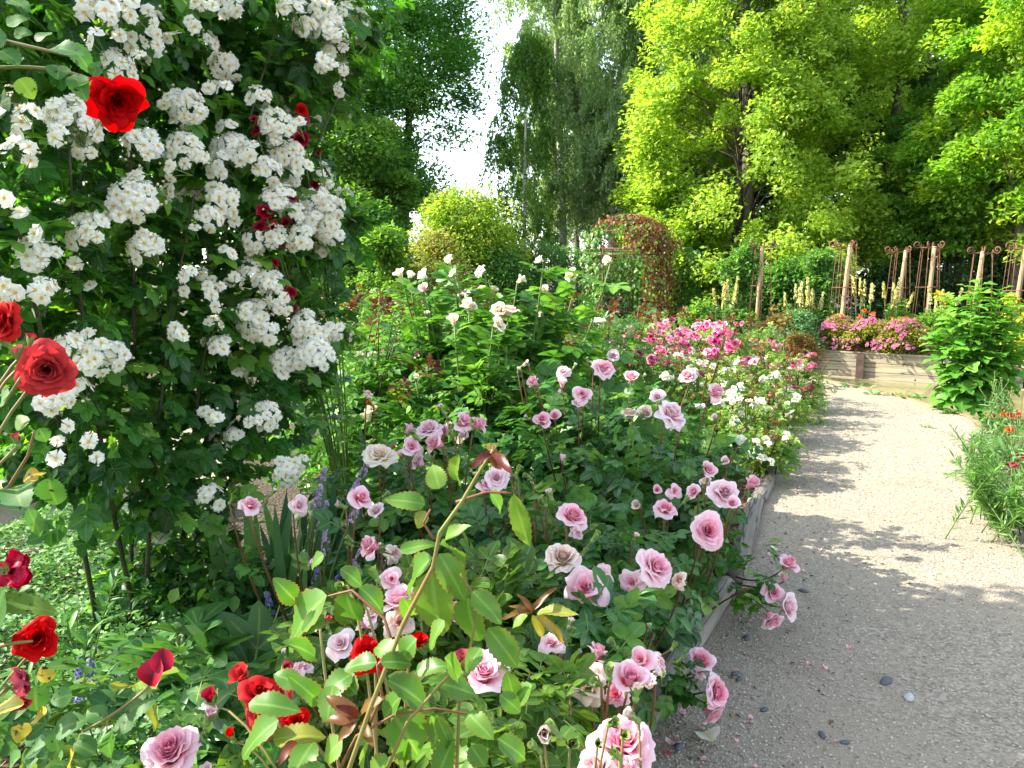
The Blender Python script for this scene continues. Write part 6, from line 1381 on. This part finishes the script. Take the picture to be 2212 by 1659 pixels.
# flowers on the far and upper sides, too many to be single parts
for k in range(150):
    bq = BL[rng.integers(0, len(BL))]; u = nrm(rng.normal(size=3)); p = np.array(bq[:3]) + u * np.array(bq[3:]) * 1.02
    if p[1] < 2.9 and p[2] < 2.1: continue
    me = cluster_geo(int(rng.choice([3, 7, 10])), 900 + k); R = zbasis(nrm(u + np.array([-.3, 0, .4])), 0)
    gr_.V.append(np.concatenate(me.V) @ R.T + p); gr_.L.append(np.concatenate(me.L) + gr_.n); gr_.N.append(np.concatenate(me.N)); gr_.M.append(np.concatenate(me.M)); gr_.R.append(np.concatenate(me.R)); gr_.T.append(np.concatenate(me.T)); gr_.n += len(gr_.V[-1])
o = part('flower_clusters', gr_, [M['white'], M['stamen'], M['sepal'], M['ivory']], cl); o['kind'] = 'stuff'
part('foliage', gl, M['climber_leaf'], cl)
# iron rods of its support
sb = np.array([-1.85, 3.45, 0])
for i, (x, y, l) in enumerate(((-1.93, 3.62, 'thin black iron rod standing apart under the climbing white rose'), (-1.68, 3.45, 'black iron rod among the dark canes of the climbing white rose'))):
    g = G(); P = np.array([(x, y, 0), (x + .01, y, .6), (x - .005, y, 1.2), (x, y, 2.6)]); g.tube(P, .0095, 8); tag(link('iron_rod', g.mesh('iron_rod', M['iron'], (x, y, 0)), None, (x, y, 0)), l, 'iron rod', 'iron rods of the rose support')
# a red rose growing through the climber, farther back
base = np.array([-.92, 4.2, 0]); t = thing('crimson_climbing_rose', base, 'dark red rose growing up through the outer side of the white climber', 'climbing rose'); gl = G()
for px, py, r, c in ((650, 238, 13, 'red'), (655, 262, 12, 'crimson'), (650, 300, 17, 'crimson'), (682, 400, 11, 'crimson'), (555, 283, 11, 'crimson'), (548, 258, 8, 'crimson'), (572, 458, 15, 'crimson'), (562, 490, 13, 'crimson'), (590, 492, 13, 'red'), (618, 482, 10, 'crimson'), (640, 480, 9, 'crimson'), (630, 425, 11, 'crimson'), (676, 528, 9, 'crimson'), (628, 630, 11, 'crimson'), (640, 665, 9, 'crimson'), (612, 535, 7, 'crimson'), (594, 568, 8, 'crimson'), (690, 330, 6, 'crimson')):
    Yc = surf(px) - .03 + rng.normal(0, .04); p = at(px, py, Yc); fc = nrm(np.array([rng.normal(0, .5), -.7, .4])); part_at('flower', flower_mesh('cup', c, 0), t, p, zbasis(fc, rng.uniform(0, 6)), r / F * Yc)
    P = bez(base, base * .3 + p * .7 + np.array([.05, .1, -.1]), p, 9); g = G(); g.tube(P, np.linspace(.005, .0025, 9), 5); part('cane', g, M['stem_green'], t); leaves_on_path(gl, C_mid, P, 9, .12, .4, 1)
part('foliage', gl, M['vine'], t)

# ================================================================ LOW PLANTS ON THE SHADED SIDE
pl = [leaf_tpl(5, .46, .1, .22, 0, .02, s, 0, (.7, .7)) for s in range(3)]
trif = [merge_tpl([(pl[0], basis(np.array([0, 1, -.1]), np.array([0, .1, 1.])), .62, (0, .4, 0), 0), (pl[1], basis(np.array([-.75, .7, -.1]), np.array([-.1, 0, 1.])), .55, (0, .38, 0), .05), (pl[2], basis(np.array([.75, .7, -.1]), np.array([.1, 0, 1.])), .55, (0, .38, 0), -.05), (dict(V=np.array([(-.012, 0, 0), (.012, 0, 0), (.012, .42, 0), (-.012, .42, 0)]), F=[np.array([(0, 1, 2, 3)])], t=np.zeros(4)), np.eye(3), 1.0, (0, 0, 0), .2)])]
for (px, Yq, r, h, n, l) in ((470, 2.15, .30, .50, 95, 'broad leaved peony without flowers between mint and pink roses'), (400, 1.75, .24, .40, 55, 'smaller peony clump with glossy broad leaves below the first'), (590, 2.0, .22, .42, 50, 'peony foliage in dark shade beside the pink roses')):
    b = np.array([X(px, Yq), Yq + .1, 0]); t = thing('peony_plant', b, l, 'peony'); gl = G()
    for k in range(9):
        a = rng.uniform(0, 6.28); tip = b + np.array([math.cos(a) * r * .8, math.sin(a) * r * .8, h * rng.uniform(.6, 1)]); P = cane_pts(b + rng.normal(0, .03, 3) * np.array([1, 1, 0]), tip); g = G(); g.tube(P, np.linspace(.006, .003, 9), 6); part('stem', g, M['stem_green'], t)
        leaves_on_path(gl, trif, P, max(3, n // 14), .24, .45, 1.0, .5)
    leaves_in_blobs(gl, trif, [(b[0], b[1], h * .5, r, r, h * .45)], n // 2, .22, .5, .6, .1); part('foliage', gl, M['peony_leaf'], t)
# mint carpet
g = G(); n = 30000; xx = rng.uniform(-2.9, -.95, n); yy = rng.uniform(2.15, 4.4, n); keep = xx < -.55 - .27 * yy + .35 * np.sin(yy * 3) * .3; xx = xx[keep]; yy = yy[keep]; n = len(xx)
hh = (.24 + .08 * np.sin(xx * 7) * np.cos(yy * 6)) * rng.uniform(.15, 1, n) ** .5
d = nrm(rng.normal(0, 1, (n, 3)) * np.array([1, 1, .35])); g.inst(L_mid[0], np.stack([xx, yy, hh], -1), basis(d, nrm(rng.normal(0, .35, (n, 3)) + np.array([0, 0, 1.]))), rng.uniform(.018, .036, n), rng.uniform(0, 1, n))
tag(link('mint_carpet', g.mesh('mint_carpet', M['mint_leaf'])), 'low carpet of small pale green mint leaves below the white climber', 'ground cover', None, 'stuff')
# spear-leaved herbs
st = leaf_tpl(3, .24, .1, .2); hl = ['upright herb with narrow spear leaves before the mint carpet', 'dark narrow leaved herb below the spent crimson bloom', 'narrow leaved herb beside the lowest scarlet rose', 'feathery dark herb under the spotted rose leaves', 'leafy herb stem crossing the mint carpet', 'narrow herb in the shade of the peony']
for (px, Yq, h, n), l in zip(((245, 1.85, .50, 16), (300, 1.6, .42, 22), (170, 1.7, .42, 22), (215, 1.5, .34, 20), (105, 2.3, .62, 12), (340, 1.9, .4, 16)), hl):
    b = np.array([X(px, Yq), Yq, 0]); t = thing('narrow_leaved_herb', b, l, 'herb', 'narrow leaved herbs'); gl = G()
    for k in range(n):
        a = rng.uniform(0, 6.28); tip = b + np.array([math.cos(a) * .15, math.sin(a) * .15, h * rng.uniform(.55, 1.05)]); P = cane_pts(b + rng.normal(0, .05, 3) * np.array([1, 1, 0]), tip, .05); g = G(); g.tube(P, .0022, 4); part('stem', g, M['stem_green'], t); leaves_on_path(gl, [st], P, 30, .065, .05, 1, .7)
    part('foliage', gl, M['peony_leaf'], t)
LF = rose_tpl(5, 1.0, 61, 3, .1, .2, .05, .7, False)
for (px, Yq, n, h, c, l, ln) in ((335 * 1, 2.05, 2, .44, 'blue', 'catmint with blue flower spikes over the mint carpet', (-.1, 0)), (112, 2.0, 3, .46, 'blue', 'blue spiked catmint next to the drooping crimson bloom', (0, 0)), (640, 3.1, 6, .72, 'lilac', 'sage with lilac pink spikes leaning out by the iris leaves', (.25, 0)), (610, 2.75, 5, .38, 'blue', 'catmint with blue spikes at the foot of the iris leaves', (.1, 0)), (700, 3.0, 4, .5, 'lilac', 'pale lilac sage spikes before the leafy roses', (.2, 0))):
    spike_plant('catmint_plant' if c == 'blue' else 'sage_plant', l, (X(px, Yq), Yq, 0), n, h, .16, c, 'silver', .10, .13, .016, LF, .011, 'herb', None, 40, lean=ln, nf=46, blade_w=.4)
# iris blades
b = np.array([X(590, 3.05), 3.1, 0]); t = thing('iris_plant', b, 'clump of upright dark strap leaves under the white flower clusters', 'iris'); sw = leaf_tpl(7, .075, .05, .12, pw=(.25, .5))
for k in range(34):
    g = G(); a = rng.normal(0, .22); p = b + np.array([rng.normal(0, .13), rng.normal(0, .08), 0]); L = rng.uniform(.42, .72); g.inst(sw, [p], basis(nrm(np.array([math.sin(a), rng.normal(0, .12), 1])), np.array([rng.normal(0, .5), -1, .2]))[None], L, rng.uniform(0, 1)); part('leaf', g, M['blade'], t)
# loose leafy fill in front of the climber's foot
shrub('underplanting', 'low leafy underplanting at the foot of the white climber', (-1.35, 3.1, 0), .42, .3, .5, 1500, .06, 'climber_leaf', nb=14, tpls=L_mid)
shrub('underplanting', 'small leafed green plant beside the mulch and iris leaves', (X(740, 3.3), 3.35, 0), .26, .22, .34, 900, .05, 'peony_leaf', nb=12, tpls=L_mid)
shrub('added_shade_shrub', 'added leafy bush mostly out of view that shades the gravel walk', (-3.75, 5.1, 0), .7, .7, 1.5, 4200, .09, 'green_tree', nb=22, tpls=L_mid)  # added bush, mostly out of view, put there to shade the gravel
# poppy seed heads behind the cream roses
poppy_plant('seed_poppy', 'tall blue green poppy seed heads behind the cream roses', (X(1060, 5.6), 5.6, 0), 0, 1.52, .16, 'poppy', .03, None, 40, [at(1230, 640, 5.5)], 9)

# ================================================================ CAMERA, SKY, SUN
cam = bpy.data.cameras.new('camera'); co = bpy.data.objects.new('camera', cam); COL.objects.link(co)
co.location = (0, 0, CAMZ); co.rotation_euler = (PI / 2 - TH, 0, 0); cam.sensor_width = 36; cam.lens = 36 * F / 2212.0; cam.clip_start = .05; cam.clip_end = 4000; SC.camera = co
EL, AZ = math.radians(39), math.radians(5)            # sun on the left
ts = Vector((-math.cos(EL) * math.cos(AZ), math.cos(EL) * math.sin(AZ), math.sin(EL)))
sun = bpy.data.lights.new('sun', 'SUN'); sun.energy = 3.4; sun.angle = math.radians(.53); sun.color = (1.0, .93, .80)
so = bpy.data.objects.new('sun', sun); COL.objects.link(so); so.rotation_euler = (-ts).to_track_quat('-Z', 'Y').to_euler(); so.location = (-20, 0, 20)
W = bpy.data.worlds.new('World'); SC.world = W; W.use_nodes = True; nt = W.node_tree; bg = nt.nodes['Background']
sk = nt.nodes.new('ShaderNodeTexSky'); sk.sky_type = 'NISHITA'; sk.sun_disc = False; sk.sun_elevation = EL; sk.sun_rotation = math.atan2(ts.x, ts.y); sk.air_density = 1.0; sk.dust_density = 1.2; sk.ozone_density = 1.2
hs = nt.nodes.new('ShaderNodeHueSaturation'); hs.inputs['Saturation'].default_value = .6; nt.links.new(sk.outputs[0], hs.inputs['Color']); nt.links.new(hs.outputs[0], bg.inputs[0]); bg.inputs[1].default_value = .15
SC.view_settings.view_transform = 'Standard'; SC.view_settings.look = 'None'; SC.view_settings.gamma = 1.0; SC.view_settings.exposure = 2.1
SC.render.engine = 'CYCLES'; cy = SC.cycles; cy.max_bounces = 8; cy.diffuse_bounces = 4; cy.glossy_bounces = 2; cy.transmission_bounces = 4; cy.transparent_max_bounces = 4; cy.caustics_reflective = False; cy.caustics_refractive = False
